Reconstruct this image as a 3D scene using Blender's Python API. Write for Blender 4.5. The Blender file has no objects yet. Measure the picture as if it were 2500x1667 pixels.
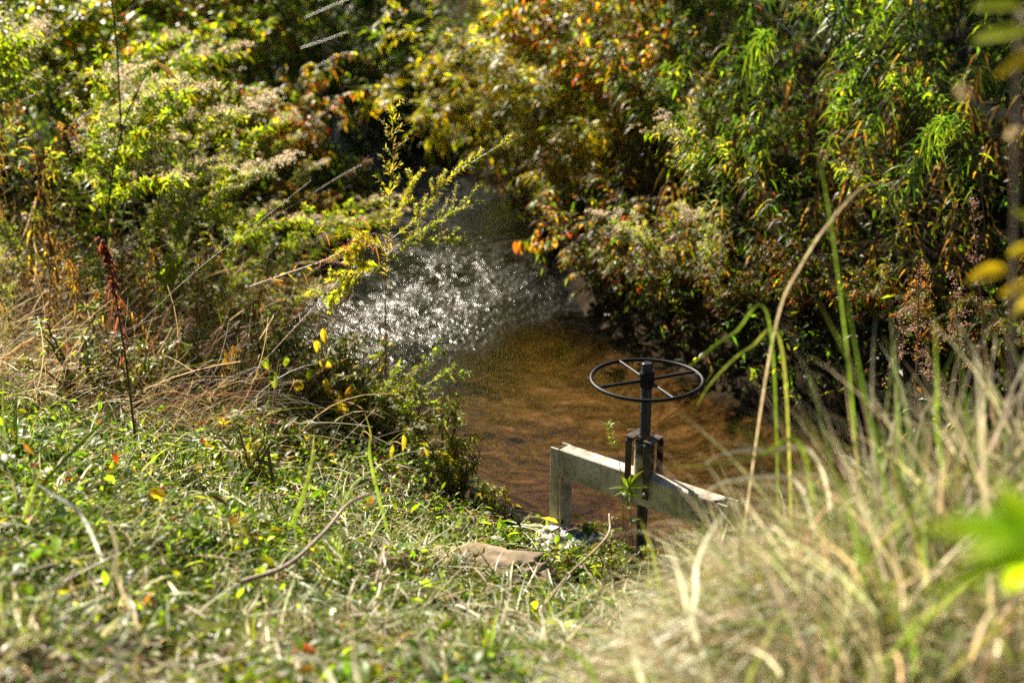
import bpy, bmesh, math
import numpy as np
from mathutils import Vector, Matrix

R = math.radians
rng = np.random.default_rng(7)
scene = bpy.context.scene
COL = scene.collection

# ------------------------------------------------------------------ camera
H = 3.0
PITCH = R(20.0)
FPX = 3472.0          # focal length in pixels of the 2500 px wide photograph (50 mm on 36 mm)
FWD = np.array([0, math.cos(PITCH), -math.sin(PITCH)])
UPV = np.array([0, math.sin(PITCH), math.cos(PITCH)])
CAMP = np.array([0, 0, H])


def ray(u, v):
    d = FWD + np.array([1.0, 0, 0]) * (u - 1250) / FPX - UPV * (v - 833.5) / FPX
    return d / np.linalg.norm(d)


def at(u, v, y):
    """point at distance y (metres ahead) seen in direction u, v"""
    d = ray(u, v)
    return CAMP + d * (y / d[1])


def px_at(u, y, z=0.6):
    """x of something standing y ahead at height z that is seen in column u"""
    return (u - 1250) / FPX * (y * math.cos(PITCH) + (H - z) * math.sin(PITCH))


cam_d = bpy.data.cameras.new('camera')
cam = bpy.data.objects.new('camera', cam_d)
COL.objects.link(cam)
cam.location = (0, 0, H)
cam.rotation_euler = (R(90) - PITCH, 0, 0)
cam_d.lens = 50
cam_d.sensor_width = 36
cam_d.clip_start = 0.05
cam_d.clip_end = 500
cam_d.dof.use_dof = True
cam_d.dof.focus_distance = 6.15
cam_d.dof.aperture_fstop = 1.35
scene.camera = cam

# ------------------------------------------------------------------ light
SUN_AZ, SUN_EL = R(33), R(36)          # sun ahead of the camera, to the left
sun_dir = Vector((-math.sin(SUN_AZ) * math.cos(SUN_EL), math.cos(SUN_AZ) * math.cos(SUN_EL), math.sin(SUN_EL)))
sd = bpy.data.lights.new('sun', 'SUN')
sd.energy = 5.0
sd.angle = R(0.53)
sd.color = (1.0, 0.89, 0.72)
so = bpy.data.objects.new('sun', sd)
COL.objects.link(so)
so.rotation_euler = sun_dir.to_track_quat('Z', 'Y').to_euler()
so.location = (-10, 20, 20)
w = bpy.data.worlds.new('World')
scene.world = w
w.use_nodes = True
nt = w.node_tree
bg = nt.nodes['Background']
sky = nt.nodes.new('ShaderNodeTexSky')
sky.sky_type = 'NISHITA'
sky.sun_disc = False
sky.sun_elevation = SUN_EL
sky.sun_rotation = -SUN_AZ
sky.air_density = 0.3            # thinned, with the dust, to weaken the sky fill in the shadows
sky.dust_density = 0.25
nt.links.new(sky.outputs[0], bg.inputs[0])
bg.inputs[1].default_value = 0.05
vs = scene.view_settings
vs.view_transform = 'Standard'
vs.look = 'None'
vs.gamma = 1
vs.exposure = 1.8
scene.cycles.max_bounces = 6
scene.cycles.diffuse_bounces = 2
scene.cycles.glossy_bounces = 3
scene.cycles.transmission_bounces = 4
scene.cycles.transparent_max_bounces = 8
scene.cycles.caustics_reflective = False
scene.cycles.caustics_refractive = False
scene.cycles.sample_clamp_indirect = 4.0
scene.cycles.use_denoising = False

# ------------------------------------------------------------------ mesh helpers


def unit(a):
    a = np.asarray(a, float)
    return a / np.maximum(np.linalg.norm(a, axis=-1, keepdims=True), 1e-9)


class MB:
    """collects quads with a colour per vertex; build() links them as one mesh object"""

    def __init__(self):
        self.v, self.q, self.c, self.n = [], [], [], 0

    def add(self, v, q, c):
        v = np.asarray(v, float).reshape(-1, 3)
        c = np.broadcast_to(np.asarray(c, float), (len(v), 3)) if np.ndim(c) < 2 else np.asarray(c, float)
        self.v.append(v)
        self.q.append(np.asarray(q, np.int64).reshape(-1, 4) + self.n)
        self.c.append(c)
        self.n += len(v)

    def mesh(self, name, mat, smooth=True):
        me = bpy.data.meshes.new(name)
        v = np.concatenate(self.v)
        q = np.concatenate(self.q)
        c = np.concatenate(self.c)
        me.vertices.add(len(v))
        me.vertices.foreach_set('co', v.astype(np.float32).ravel())
        me.loops.add(q.size)
        me.loops.foreach_set('vertex_index', q.astype(np.int32).ravel())
        me.polygons.add(len(q))
        me.polygons.foreach_set('loop_start', np.arange(0, q.size, 4, dtype=np.int32))
        me.polygons.foreach_set('use_smooth', np.full(len(q), smooth))
        ca = me.color_attributes.new('Col', 'FLOAT_COLOR', 'POINT')
        ca.data.foreach_set('color', np.c_[c, np.ones(len(c))].astype(np.float32).ravel())
        me.update(calc_edges=True)
        me.materials.append(mat)
        return me

    def build(self, name, mat, parent=None, smooth=True):
        o = bpy.data.objects.new(name, self.mesh(name, mat, smooth))
        COL.objects.link(o)
        if parent is not None:
            o.parent = parent
        return o


def tag(o, label, cat, group=None):
    o['label'] = label
    o['category'] = cat
    if group:
        o['group'] = group
    return o


def kind(o, k):
    o['kind'] = k
    return o


def empty(name, loc, label=None, cat=None, group=None, rz=0.0, sc=1.0):
    o = bpy.data.objects.new(name, None)
    COL.objects.link(o)
    o.location = tuple(float(a) for a in loc)
    o.rotation_euler = (0, 0, rz)
    o.scale = (sc, sc, sc)
    o.empty_display_size = 0.1
    if label:
        tag(o, label, cat, group)
    return o


PROF = {
    'lance': lambda t: np.clip(np.sin(np.pi * np.clip(t, 0, 1) ** 0.75), 0.03, 1),
    'oval': lambda t: np.clip(np.sin(np.pi * np.clip(t, 0, 1) ** 0.85) ** 0.7, 0.04, 1),
    'blade': lambda t: np.clip(1.05 * (1 - t ** 2.2) * (0.75 + 0.25 * np.minimum(t * 4, 1)), 0.03, 1),
    'strip': lambda t: 0.8 + 0.2 * np.sin(3 * t),
}


def leaf_batch(mb, P, D, U, L, W, prof, droop, col, tip=None, seg=3, fold=0.0, curl=None, tipf=2.0):
    """n leaves at once. P base, D direction, U face normal, L length, W width, droop: how far the tip falls (in lengths)"""
    P, D, U = np.asarray(P, float), unit(D), np.asarray(U, float)
    n = len(P)
    if n == 0:
        return
    L = np.broadcast_to(np.asarray(L, float), (n,))
    W = np.broadcast_to(np.asarray(W, float), (n,))
    droop = np.broadcast_to(np.asarray(droop, float), (n,))
    S = unit(np.cross(D, U) + 1e-6)
    N = unit(np.cross(S, D))
    t = np.linspace(0, 1, seg + 1)
    Ct = P[:, None, :] + D[:, None, :] * (L[:, None] * t)[..., None]
    Ct[..., 2] -= (droop * L)[:, None] * t[None, :] ** 2
    if curl is not None:
        Ct = Ct + S[:, None, :] * ((curl * L)[:, None] * t[None, :] ** 2)[..., None]
    ww = (W[:, None] * 0.5 * PROF[prof](t)[None, :])[..., None]
    rows = [Ct - S[:, None, :] * ww + N[:, None, :] * ww * fold]
    if fold:
        rows.append(Ct)
    rows.append(Ct + S[:, None, :] * ww + N[:, None, :] * ww * fold)
    k = len(rows)
    V = np.stack(rows, axis=2)                                     # n, seg+1, k, 3
    col = np.broadcast_to(np.asarray(col, float), (n, 3))
    tip = col if tip is None else np.broadcast_to(np.asarray(tip, float), (n, 3))
    tt = (t ** tipf)[None, :, None]
    cc = col[:, None, :] * (1 - tt) + tip[:, None, :] * tt
    CC = np.repeat(cc[:, :, None, :], k, axis=2)
    idx = np.arange(n * (seg + 1) * k).reshape(n, seg + 1, k)
    q = np.stack([idx[:, :-1, :-1], idx[:, :-1, 1:], idx[:, 1:, 1:], idx[:, 1:, :-1]], axis=-1)
    mb.add(V.reshape(-1, 3), q.reshape(-1, 4), CC.reshape(-1, 3))


def tube(mb, path, r0, r1, col, col1=None, sides=5):
    path = np.asarray(path, float)
    n = len(path)
    T = unit(np.gradient(path, axis=0))
    ref = np.array([0.31, 0.17, 0.93])
    A = unit(np.cross(T, ref))
    B = np.cross(T, A)
    r = np.linspace(r0, r1, n)[:, None, None]
    a = np.linspace(0, 2 * np.pi, sides, endpoint=False)[None, :, None]
    V = path[:, None, :] + r * (np.cos(a) * A[:, None, :] + np.sin(a) * B[:, None, :])
    idx = np.arange(n * sides).reshape(n, sides)
    nx = np.roll(idx, -1, axis=1)
    q = np.stack([idx[:-1], nx[:-1], nx[1:], idx[1:]], axis=-1)
    col = np.asarray(col, float)
    col1 = col if col1 is None else np.asarray(col1, float)
    cc = col + (col1 - col) * np.linspace(0, 1, n)[:, None]
    mb.add(V.reshape(-1, 3), q.reshape(-1, 4), np.repeat(cc, sides, axis=0))


def bez(p0, p1, p2, n=10):
    t = np.linspace(0, 1, n)[:, None]
    return (1 - t) ** 2 * np.asarray(p0, float) + 2 * t * (1 - t) * np.asarray(p1, float) + t ** 2 * np.asarray(p2, float)


def lerp_path(path, t):
    n = len(path) - 1
    f = np.clip(np.asarray(t) * n, 0, n - 1e-6)
    i = f.astype(int)
    a = (f - i)[:, None]
    return path[i] * (1 - a) + path[i + 1] * a


def tan_path(path, t):
    T = unit(np.gradient(path, axis=0))
    return unit(lerp_path(T, t))


def pick(rg, n, pal):
    """pal: list of (weight, colour, tip colour) -> two (n,3) arrays with jitter"""
    wgt = np.array([p[0] for p in pal], float)
    i = rg.choice(len(pal), n, p=wgt / wgt.sum())
    a = np.array([p[1] for p in pal])[i]
    b = np.array([p[2] if len(p) > 2 else p[1] for p in pal])[i]
    j = np.exp(rg.normal(0, 0.22, (n, 1))) * np.exp(rg.normal(0, 0.08, (n, 3)))
    return np.clip(a * j, 0.003, 0.9), np.clip(b * j, 0.003, 0.9)


def sph(rg, n):
    return unit(rg.normal(0, 1, (n, 3)))


# value noise
_tab = np.random.default_rng(3).random((256, 256))


def vnoise(x, y):
    xi, yi = np.floor(x).astype(int), np.floor(y).astype(int)
    fx, fy = x - xi, y - yi
    fx, fy = fx * fx * (3 - 2 * fx), fy * fy * (3 - 2 * fy)
    g = lambda a, b: _tab[a % 256, b % 256]
    return (g(xi, yi) * (1 - fx) + g(xi + 1, yi) * fx) * (1 - fy) + (g(xi, yi + 1) * (1 - fx) + g(xi + 1, yi + 1) * fx) * fy


def fbm(x, y, o=3):
    s, a = 0, 0.5
    for k in range(o):
        s = s + a * (vnoise(x * 2 ** k + 17 * k, y * 2 ** k + 31 * k) - 0.5)
        a *= 0.5
    return s


def sstep(a, b, x):
    t = np.clip((x - a) / (b - a), 0, 1)
    return t * t * (3 - 2 * t)


# ------------------------------------------------------------------ materials


def new_mat(name):
    m = bpy.data.materials.new(name)
    m.use_nodes = True
    n = m.node_tree
    for x in list(n.nodes):
        n.nodes.remove(x)
    out = n.nodes.new('ShaderNodeOutputMaterial')
    return m, n, out


def N(nt, typ, **kw):
    n = nt.nodes.new(typ)
    for k, v in kw.items():
        if hasattr(n, k) and k not in n.inputs:
            setattr(n, k, v)
        else:
            n.inputs[k].default_value = v
    return n


def leaf_mat(name, trans=0.45, rough=0.38, spec=0.45, warm=(1.15, 1.1, 0.55)):
    m, n, out = new_mat(name)
    a = N(n, 'ShaderNodeVertexColor', layer_name='Col')
    tc = N(n, 'ShaderNodeTexCoord')
    nz = N(n, 'ShaderNodeTexNoise')
    nz.inputs['Scale'].default_value = 60
    nz.inputs['Detail'].default_value = 3
    n.links.new(tc.outputs['Object'], nz.inputs['Vector'])
    mr = N(n, 'ShaderNodeMapRange')
    mr.inputs[1].default_value = 0.3
    mr.inputs[2].default_value = 0.7
    mr.inputs[3].default_value = 0.6
    mr.inputs[4].default_value = 1.3
    n.links.new(nz.outputs['Fac'], mr.inputs[0])
    mul = N(n, 'ShaderNodeVectorMath', operation='SCALE')
    n.links.new(a.outputs['Color'], mul.inputs[0])
    n.links.new(mr.outputs[0], mul.inputs['Scale'])
    p = N(n, 'ShaderNodeBsdfPrincipled')
    n.links.new(mul.outputs[0], p.inputs['Base Color'])
    p.inputs['Roughness'].default_value = rough
    p.inputs['Specular IOR Level'].default_value = spec
    w2 = N(n, 'ShaderNodeVectorMath', operation='MULTIPLY')
    n.links.new(mul.outputs[0], w2.inputs[0])
    w2.inputs[1].default_value = warm
    tr = N(n, 'ShaderNodeBsdfTranslucent')
    n.links.new(w2.outputs[0], tr.inputs['Color'])
    mx = N(n, 'ShaderNodeMixShader')
    mx.inputs[0].default_value = trans
    n.links.new(p.outputs[0], mx.inputs[1])
    n.links.new(tr.outputs[0], mx.inputs[2])
    n.links.new(mx.outputs[0], out.inputs[0])
    return m


M_LEAF = leaf_mat('leaf', 0.58, 0.42, 0.28, (2.7, 2.6, 0.75))
M_GRASS = leaf_mat('grass_blade', 0.58, 0.38, 0.4, (1.6, 1.6, 1.35))
M_DRY = leaf_mat('dry_plant', 0.48, 0.5, 0.35, (1.4, 1.28, 1.0))
M_STEM = leaf_mat('stem', 0.0, 0.45, 0.4)


def principled(name, base, rough, metal=0.0, build=None, spec=0.5):
    m, n, out = new_mat(name)
    p = N(n, 'ShaderNodeBsdfPrincipled')
    p.inputs['Base Color'].default_value = (*base, 1)
    p.inputs['Roughness'].default_value = rough
    p.inputs['Metallic'].default_value = metal
    p.inputs['Specular IOR Level'].default_value = spec
    n.links.new(p.outputs[0], out.inputs[0])
    if build:
        build(n, p)
    return m


def ramp(n, fac, stops):
    r = n.nodes.new('ShaderNodeValToRGB')
    e = r.color_ramp.elements
    while len(e) < len(stops):
        e.new(0.5)
    for i, (pos, c) in enumerate(stops):
        e[i].position = pos
        e[i].color = (*c, 1)
    n.links.new(fac, r.inputs[0])
    return r.outputs[0]


def noise(n, scale, detail=4, coord='Object', rough=0.6, dist=0.0, stretch=None):
    tc = n.nodes.new('ShaderNodeTexCoord')
    nz = n.nodes.new('ShaderNodeTexNoise')
    nz.inputs['Scale'].default_value = scale
    nz.inputs['Detail'].default_value = detail
    nz.inputs['Roughness'].default_value = rough
    nz.inputs['Distortion'].default_value = dist
    src = tc.outputs[coord]
    if stretch:
        mp = n.nodes.new('ShaderNodeMapping')
        mp.inputs['Scale'].default_value = stretch
        n.links.new(src, mp.inputs['Vector'])
        src = mp.outputs[0]
    n.links.new(src, nz.inputs['Vector'])
    return nz.outputs['Fac']


def bump(n, p, h, strength, dist):
    b = n.nodes.new('ShaderNodeBump')
    b.inputs['Strength'].default_value = strength
    b.inputs['Distance'].default_value = dist
    n.links.new(h, b.inputs['Height'])
    n.links.new(b.outputs[0], p.inputs['Normal'])


def soil_b(n, p):
    c = ramp(n, noise(n, 9, 8), [(0.3, (0.008, 0.006, 0.004)), (0.5, (0.022, 0.016, 0.009)), (0.75, (0.06, 0.042, 0.024))])
    n.links.new(c, p.inputs['Base Color'])
    bump(n, p, noise(n, 40, 6), 0.8, 0.02)


def bed_b(n, p):
    f = noise(n, 6.0, 9, rough=0.78, dist=0.8, stretch=(0.75, 1.1, 1))
    c = ramp(n, f, [(0.38, (0.010, 0.006, 0.003)), (0.47, (0.032, 0.018, 0.009)), (0.56, (0.068, 0.040, 0.020)), (0.68, (0.15, 0.095, 0.05))])
    v = n.nodes.new('ShaderNodeTexVoronoi')
    v.inputs['Scale'].default_value = 48
    tc = n.nodes.new('ShaderNodeTexCoord')
    n.links.new(tc.outputs['Object'], v.inputs['Vector'])
    mx = n.nodes.new('ShaderNodeMixRGB')
    mx.blend_type = 'MULTIPLY'
    mx.inputs[0].default_value = 0.75
    g = ramp(n, v.outputs['Color'], [(0.15, (0.6, 0.57, 0.54)), (0.8, (1.25, 1.2, 1.12))])
    n.links.new(c, mx.inputs[1])
    n.links.new(g, mx.inputs[2])
    n.links.new(mx.outputs[0], p.inputs['Base Color'])
    bump(n, p, f, 0.4, 0.01)


M_SOIL = principled('soil', (0.05, 0.035, 0.02), 0.95, build=soil_b, spec=0.03)
M_BED = principled('stream_bed', (0.2, 0.12, 0.05), 0.9, build=bed_b, spec=0.0)


def metal_paint_b(n, p):
    f = noise(n, 14, 8, rough=0.7)
    c = ramp(n, f, [(0.28, (0.12, 0.105, 0.08)), (0.42, (0.36, 0.33, 0.27)), (0.55, (0.54, 0.50, 0.43)), (0.75, (0.66, 0.63, 0.56))])
    st = ramp(n, noise(n, 5, 7, rough=0.75, dist=0.6, stretch=(1.6, 1, 0.55)), [(0.38, (0.3, 0.27, 0.22)), (0.5, (0.85, 0.83, 0.78)), (0.6, (1, 1, 1))])
    mm = n.nodes.new('ShaderNodeMixRGB')
    mm.blend_type = 'MULTIPLY'
    mm.inputs[0].default_value = 0.85
    n.links.new(c, mm.inputs[1])
    n.links.new(st, mm.inputs[2])
    n.links.new(mm.outputs[0], p.inputs['Base Color'])
    f2 = noise(n, 30, 5)
    r = ramp(n, f2, [(0.3, (0.38,) * 3), (0.7, (0.62,) * 3)])
    n.links.new(r, p.inputs['Roughness'])
    bump(n, p, noise(n, 60, 4), 0.25, 0.004)


def black_b(n, p):
    f = noise(n, 35, 6)
    c = ramp(n, f, [(0.35, (0.004, 0.005, 0.007)), (0.65, (0.010, 0.011, 0.015)), (0.8, (0.035, 0.03, 0.026))])
    n.links.new(c, p.inputs['Base Color'])
    bump(n, p, noise(n, 120, 3), 0.15, 0.002)


def rust_b(n, p):
    f = noise(n, 22, 7)
    c = ramp(n, f, [(0.35, (0.012, 0.009, 0.008)), (0.55, (0.035, 0.022, 0.017)), (0.75, (0.09, 0.055, 0.04))])
    n.links.new(c, p.inputs['Base Color'])
    bump(n, p, noise(n, 80, 4), 0.3, 0.003)


def peel_b(n, p):
    f = noise(n, 11, 8, rough=0.65)
    c = ramp(n, f, [(0.46, (0.015, 0.018, 0.015)), (0.5, (0.10, 0.09, 0.06)), (0.56, (0.42, 0.38, 0.26))])
    n.links.new(c, p.inputs['Base Color'])
    bump(n, p, f, 0.4, 0.004)


def rock_b(n, p):
    f = noise(n, 9, 9, rough=0.7)
    c = ramp(n, f, [(0.3, (0.06, 0.042, 0.028)), (0.5, (0.20, 0.15, 0.10)), (0.7, (0.34, 0.27, 0.19))])
    n.links.new(c, p.inputs['Base Color'])
    bump(n, p, noise(n, 45, 6), 0.7, 0.01)


def attr_b(n, p):
    a = n.nodes.new('ShaderNodeVertexColor')
    a.layer_name = 'Col'
    n.links.new(a.outputs[0], p.inputs['Base Color'])
    bump(n, p, noise(n, 160, 3), 0.35, 0.003)


M_FRAME = principled('weathered_grey_paint', (0.5, 0.49, 0.45), 0.5, build=metal_paint_b)
M_BLACK = principled('black_paint', (0.015, 0.016, 0.02), 0.5, build=black_b, spec=0.18)
M_ROD = principled('dark_oiled_steel', (0.010, 0.011, 0.016), 0.33)
M_RUST = principled('dark_rusty_steel', (0.03, 0.02, 0.015), 0.5, build=rust_b)
M_PEEL = principled('peeling_paint', (0.3, 0.3, 0.2), 0.5, build=peel_b)
M_BOLT = principled('zinc', (0.45, 0.43, 0.4), 0.4, 0.9)
M_ROCK = principled('rock', (0.35, 0.28, 0.2), 0.85, build=rock_b, spec=0.2)
M_SACK = principled('woven_plastic', (0.8, 0.8, 0.78), 0.45, build=attr_b)

# water: clear shallow stream, riffled upstream
m, n, out = new_mat('water')
att = N(n, 'ShaderNodeVertexColor', layer_name='Col')
sep = N(n, 'ShaderNodeSeparateColor')
n.links.new(att.outputs[0], sep.inputs[0])
f1 = noise(n, 25, 3, rough=0.55, dist=0.5, stretch=(1.0, 0.62, 1))
f2 = noise(n, 60, 2, rough=0.5, stretch=(1.0, 0.7, 1))
ad = N(n, 'ShaderNodeMath', operation='MULTIPLY_ADD')
n.links.new(f2, ad.inputs[0])
ad.inputs[1].default_value = 0.28
n.links.new(f1, ad.inputs[2])
ml = N(n, 'ShaderNodeMath', operation='MULTIPLY')
n.links.new(ad.outputs[0], ml.inputs[0])
n.links.new(sep.outputs[0], ml.inputs[1])
bp = N(n, 'ShaderNodeBump')
bp.inputs['Strength'].default_value = 1.0
bp.inputs['Distance'].default_value = 0.0215
n.links.new(ml.outputs[0], bp.inputs['Height'])
# Schlick's Fresnel, the same from above and below (the sun has to get down to the bed)
lw = N(n, 'ShaderNodeLayerWeight')
lw.inputs['Blend'].default_value = 0.5
n.links.new(bp.outputs[0], lw.inputs['Normal'])
pw = N(n, 'ShaderNodeMath', operation='POWER')
n.links.new(lw.outputs['Facing'], pw.inputs[0])
pw.inputs[1].default_value = 5.0
fr = N(n, 'ShaderNodeMath', operation='MULTIPLY_ADD')
n.links.new(pw.outputs[0], fr.inputs[0])
fr.inputs[1].default_value = 0.98
fr.inputs[2].default_value = 0.02
gl = N(n, 'ShaderNodeBsdfGlossy')
rgh = N(n, 'ShaderNodeMapRange')
rgh.inputs[1].default_value = 0.2
rgh.inputs[2].default_value = 0.5
rgh.inputs[3].default_value = 0.09
rgh.inputs[4].default_value = 0.21
n.links.new(sep.outputs[0], rgh.inputs[0])
n.links.new(rgh.outputs[0], gl.inputs['Roughness'])
gl.inputs['Color'].default_value = (1, 1, 1, 1)
n.links.new(bp.outputs[0], gl.inputs['Normal'])
tp = N(n, 'ShaderNodeBsdfTransparent')
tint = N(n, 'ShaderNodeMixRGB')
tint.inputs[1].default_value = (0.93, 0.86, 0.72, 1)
tint.inputs[2].default_value = (0.16, 0.17, 0.17, 1)  # upstream tint darkened: shade of the overhanging bushes painted into the water
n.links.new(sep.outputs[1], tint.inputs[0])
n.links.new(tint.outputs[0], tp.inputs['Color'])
mx = N(n, 'ShaderNodeMixShader')
n.links.new(fr.outputs[0], mx.inputs[0])
n.links.new(tp.outputs[0], mx.inputs[1])
n.links.new(gl.outputs[0], mx.inputs[2])
n.links.new(mx.outputs[0], out.inputs[0])
M_WATER = m

# ------------------------------------------------------------------ terrain
_ch = np.array([(-5.5, 24, 0.35), (-3.4, 19, 0.4), (-2.3, 16, 0.42), (-1.65, 14.0, 0.45), (-1.0, 12.6, 0.5), (-0.5, 11.4, 0.6), (-0.45, 9.7, 0.85), (-0.42, 8.4, 1.0),
                (0.15, 7.35, 0.90), (0.75, 6.45, 0.92), (1.6, 5.85, 0.85), (3.0, 5.2, 0.6), (6, 4.2, 0.6), (30, 0, 0.6)])


def _dense(a, k=24):
    # Catmull-Rom through the channel points
    o = []
    b = np.vstack([2 * a[0] - a[1], a, 2 * a[-1] - a[-2]])
    for i in range(1, len(b) - 2):
        p0, p1, p2, p3 = b[i - 1:i + 3]
        for t in np.linspace(0, 1, k, endpoint=False):
            o.append(0.5 * (2 * p1 + (p2 - p0) * t + (2 * p0 - 5 * p1 + 4 * p2 - p3) * t ** 2 + (3 * p1 - p0 - 3 * p2 + p3) * t ** 3))
    return np.array(o)


CH = _dense(_ch)
CT = np.gradient(CH[:, :2], axis=0)


def chan(x, y):
    """signed distance to the water's edge (negative in the stream) and side (+1 the camera's bank, -1 the far bank)"""
    x, y = np.asarray(x, float).ravel(), np.asarray(y, float).ravel()
    d = np.empty(len(x))
    s = np.empty(len(x))
    for a in range(0, len(x), 20000):
        dx = x[a:a + 20000, None] - CH[None, :, 0]
        dy = y[a:a + 20000, None] - CH[None, :, 1]
        dd = np.hypot(dx, dy) - CH[None, :, 2]
        i = dd.argmin(1)
        k = np.arange(len(i))
        d[a:a + 20000] = dd[k, i]
        cr = CT[i, 0] * dy[k, i] - CT[i, 1] * dx[k, i]
        s[a:a + 20000] = np.where(cr < 0, 1, -1)
    return d, s


def height(x, y):
    x = np.asarray(x, float)
    y = np.asarray(y, float)
    sh = x.shape
    x, y = x.ravel(), y.ravel()
    d, s = chan(x, y)
    d = d + 0.16 * fbm(x * 1.7, y * 1.7, 3)
    near = np.interp(d, [0, 0.08, 0.5, 1, 2, 3, 4, 5, 7], [0, 0.05, 0.15, 0.33, 0.72, 1.05, 1.28, 1.40, 1.45])
    k = 0.52 + 0.48 * (1 - sstep(4.2, 7.6, y))
    near = near * k + 0.05 * np.clip(y - 9, 0, 8)
    near = near + 0.66 * np.exp(-(((x - 1.4) / 0.85) ** 2 + ((y - 3.1) / 0.85) ** 2))
    far = np.interp(d, [0, 0.1, 0.6, 1.2, 2.2, 4, 8], [0, 0.1, 0.5, 0.85, 1.15, 1.4, 1.7])
    h = np.where(s > 0, near, far)
    h = np.where(d < 0, -0.16 * sstep(0, 0.4, -d) - 0.01, h)
    h = h + np.where(d > 0.05, 1, 0.25) * (0.16 * fbm(x * 2.3, y * 2.3, 4))
    return h.reshape(sh)


def h1(x, y):
    return float(height(np.array([x]), np.array([y]))[0])


def ground(u, v):
    d = ray(u, v)
    t = np.linspace(1.5, 24, 1500)
    p = CAMP + d * t[:, None]
    k = np.argmax(p[:, 2] < np.maximum(height(p[:, 0], p[:, 1]), 0))
    return p[k]


def grid_mesh(mb, xs, ys, zf, c):
    X, Y = np.meshgrid(xs, ys)
    Z = zf(X, Y)
    ny, nx = X.shape
    idx = np.arange(nx * ny).reshape(ny, nx)
    q = np.stack([idx[:-1, :-1], idx[:-1, 1:], idx[1:, 1:], idx[1:, :-1]], -1)
    cc = c(X.ravel(), Y.ravel()) if callable(c) else c
    mb.add(np.stack([X, Y, Z], -1).reshape(-1, 3), q.reshape(-1, 4), cc)


xs = np.concatenate([np.linspace(-90, -7, 24), np.linspace(-6.8, 6.8, 190), np.linspace(7, 90, 24)])
ys = np.concatenate([np.linspace(-60, -1.2, 18), np.linspace(-1, 15, 220), np.linspace(15.2, 120, 34)])
mb = MB()
grid_mesh(mb, xs, ys, height, (0.05, 0.04, 0.02))
kind(mb.build('ground', M_SOIL), 'structure')

mb = MB()
grid_mesh(mb, np.linspace(-3.2, 4.2, 210), np.linspace(4.4, 17, 320), lambda x, y: np.where(height(x, y) < -0.025, height(x, y) + 0.012, height(x, y) - 0.25), (0.2, 0.12, 0.05))
kind(mb.build('stream_bed_ground', M_BED), 'structure')


def riff(x, y):
    """how rough the water is: riffle upstream, calm in front of the gate"""
    line = 8.55 - 1.3 * np.clip(-x + 0.05, 0, 0.95)
    up = sstep(-0.45, 0.65, y - line + 0.5 * fbm(x * 2.2, y * 2.2, 2)) * (1 - 0.7 * sstep(9.4, 10.8, y + 0.6 * x))
    return 0.2 + 0.8 * up * (1 - 0.55 * sstep(-0.6, 0.5, x))


def water_z(x, y):
    r = riff(x, y)
    return r * (0.05 * fbm(x * 4, y * 3, 3) + 0.028 * fbm(x * 13, y * 9, 2))


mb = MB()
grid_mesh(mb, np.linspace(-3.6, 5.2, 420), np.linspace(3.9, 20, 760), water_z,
          lambda x, y: np.c_[riff(x, y), sstep(7.9, 8.7, y + 0.5 * np.clip(-x, 0, 1) + 0.6 * fbm(x * 2, y * 2, 2)), np.zeros(len(x))])  # green channel: where the painted upstream shade lies
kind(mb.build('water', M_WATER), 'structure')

# ------------------------------------------------------------------ palettes (real leaf colours)
G1, G2, G3 = (0.035, 0.075, 0.012), (0.07, 0.13, 0.014), (0.13, 0.20, 0.018)
YG, YE, OR_, RD = (0.23, 0.27, 0.02), (0.40, 0.29, 0.02), (0.38, 0.12, 0.025), (0.28, 0.045, 0.02)
BR, DK, STR, PALE = (0.12, 0.065, 0.03), (0.05, 0.03, 0.018), (0.42, 0.34, 0.20), (0.58, 0.53, 0.40)
FLUFF = (0.48, 0.41, 0.33)
P_GOLD = [(3, G2, G3), (5, G3, YG), (4, YG, YG), (0.5, G1, G1), (0.7, YE, BR)]
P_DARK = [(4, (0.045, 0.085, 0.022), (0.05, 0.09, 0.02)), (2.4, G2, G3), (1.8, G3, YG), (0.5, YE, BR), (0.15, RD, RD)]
P_WILLOW = [(5, YG, YE), (3, G3, YG), (3, YE, YE), (1.5, G2, G2), (0.3, OR_, OR_)]
P_FIRE = [(1.3, OR_, OR_), (0.6, RD, RD), (1.6, YE, OR_), (3.4, G2, G3), (2.6, YG, YE), (1.2, (0.05, 0.02, 0.02), DK)]
P_ROUND = [(5, G2, G3), (4, YG, YG), (1.5, YE, YE), (0.35, OR_, OR_)]
P_SHADE = [(4, G1, G1), (2, G2, G2), (0.6, YG, YG)]


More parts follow.
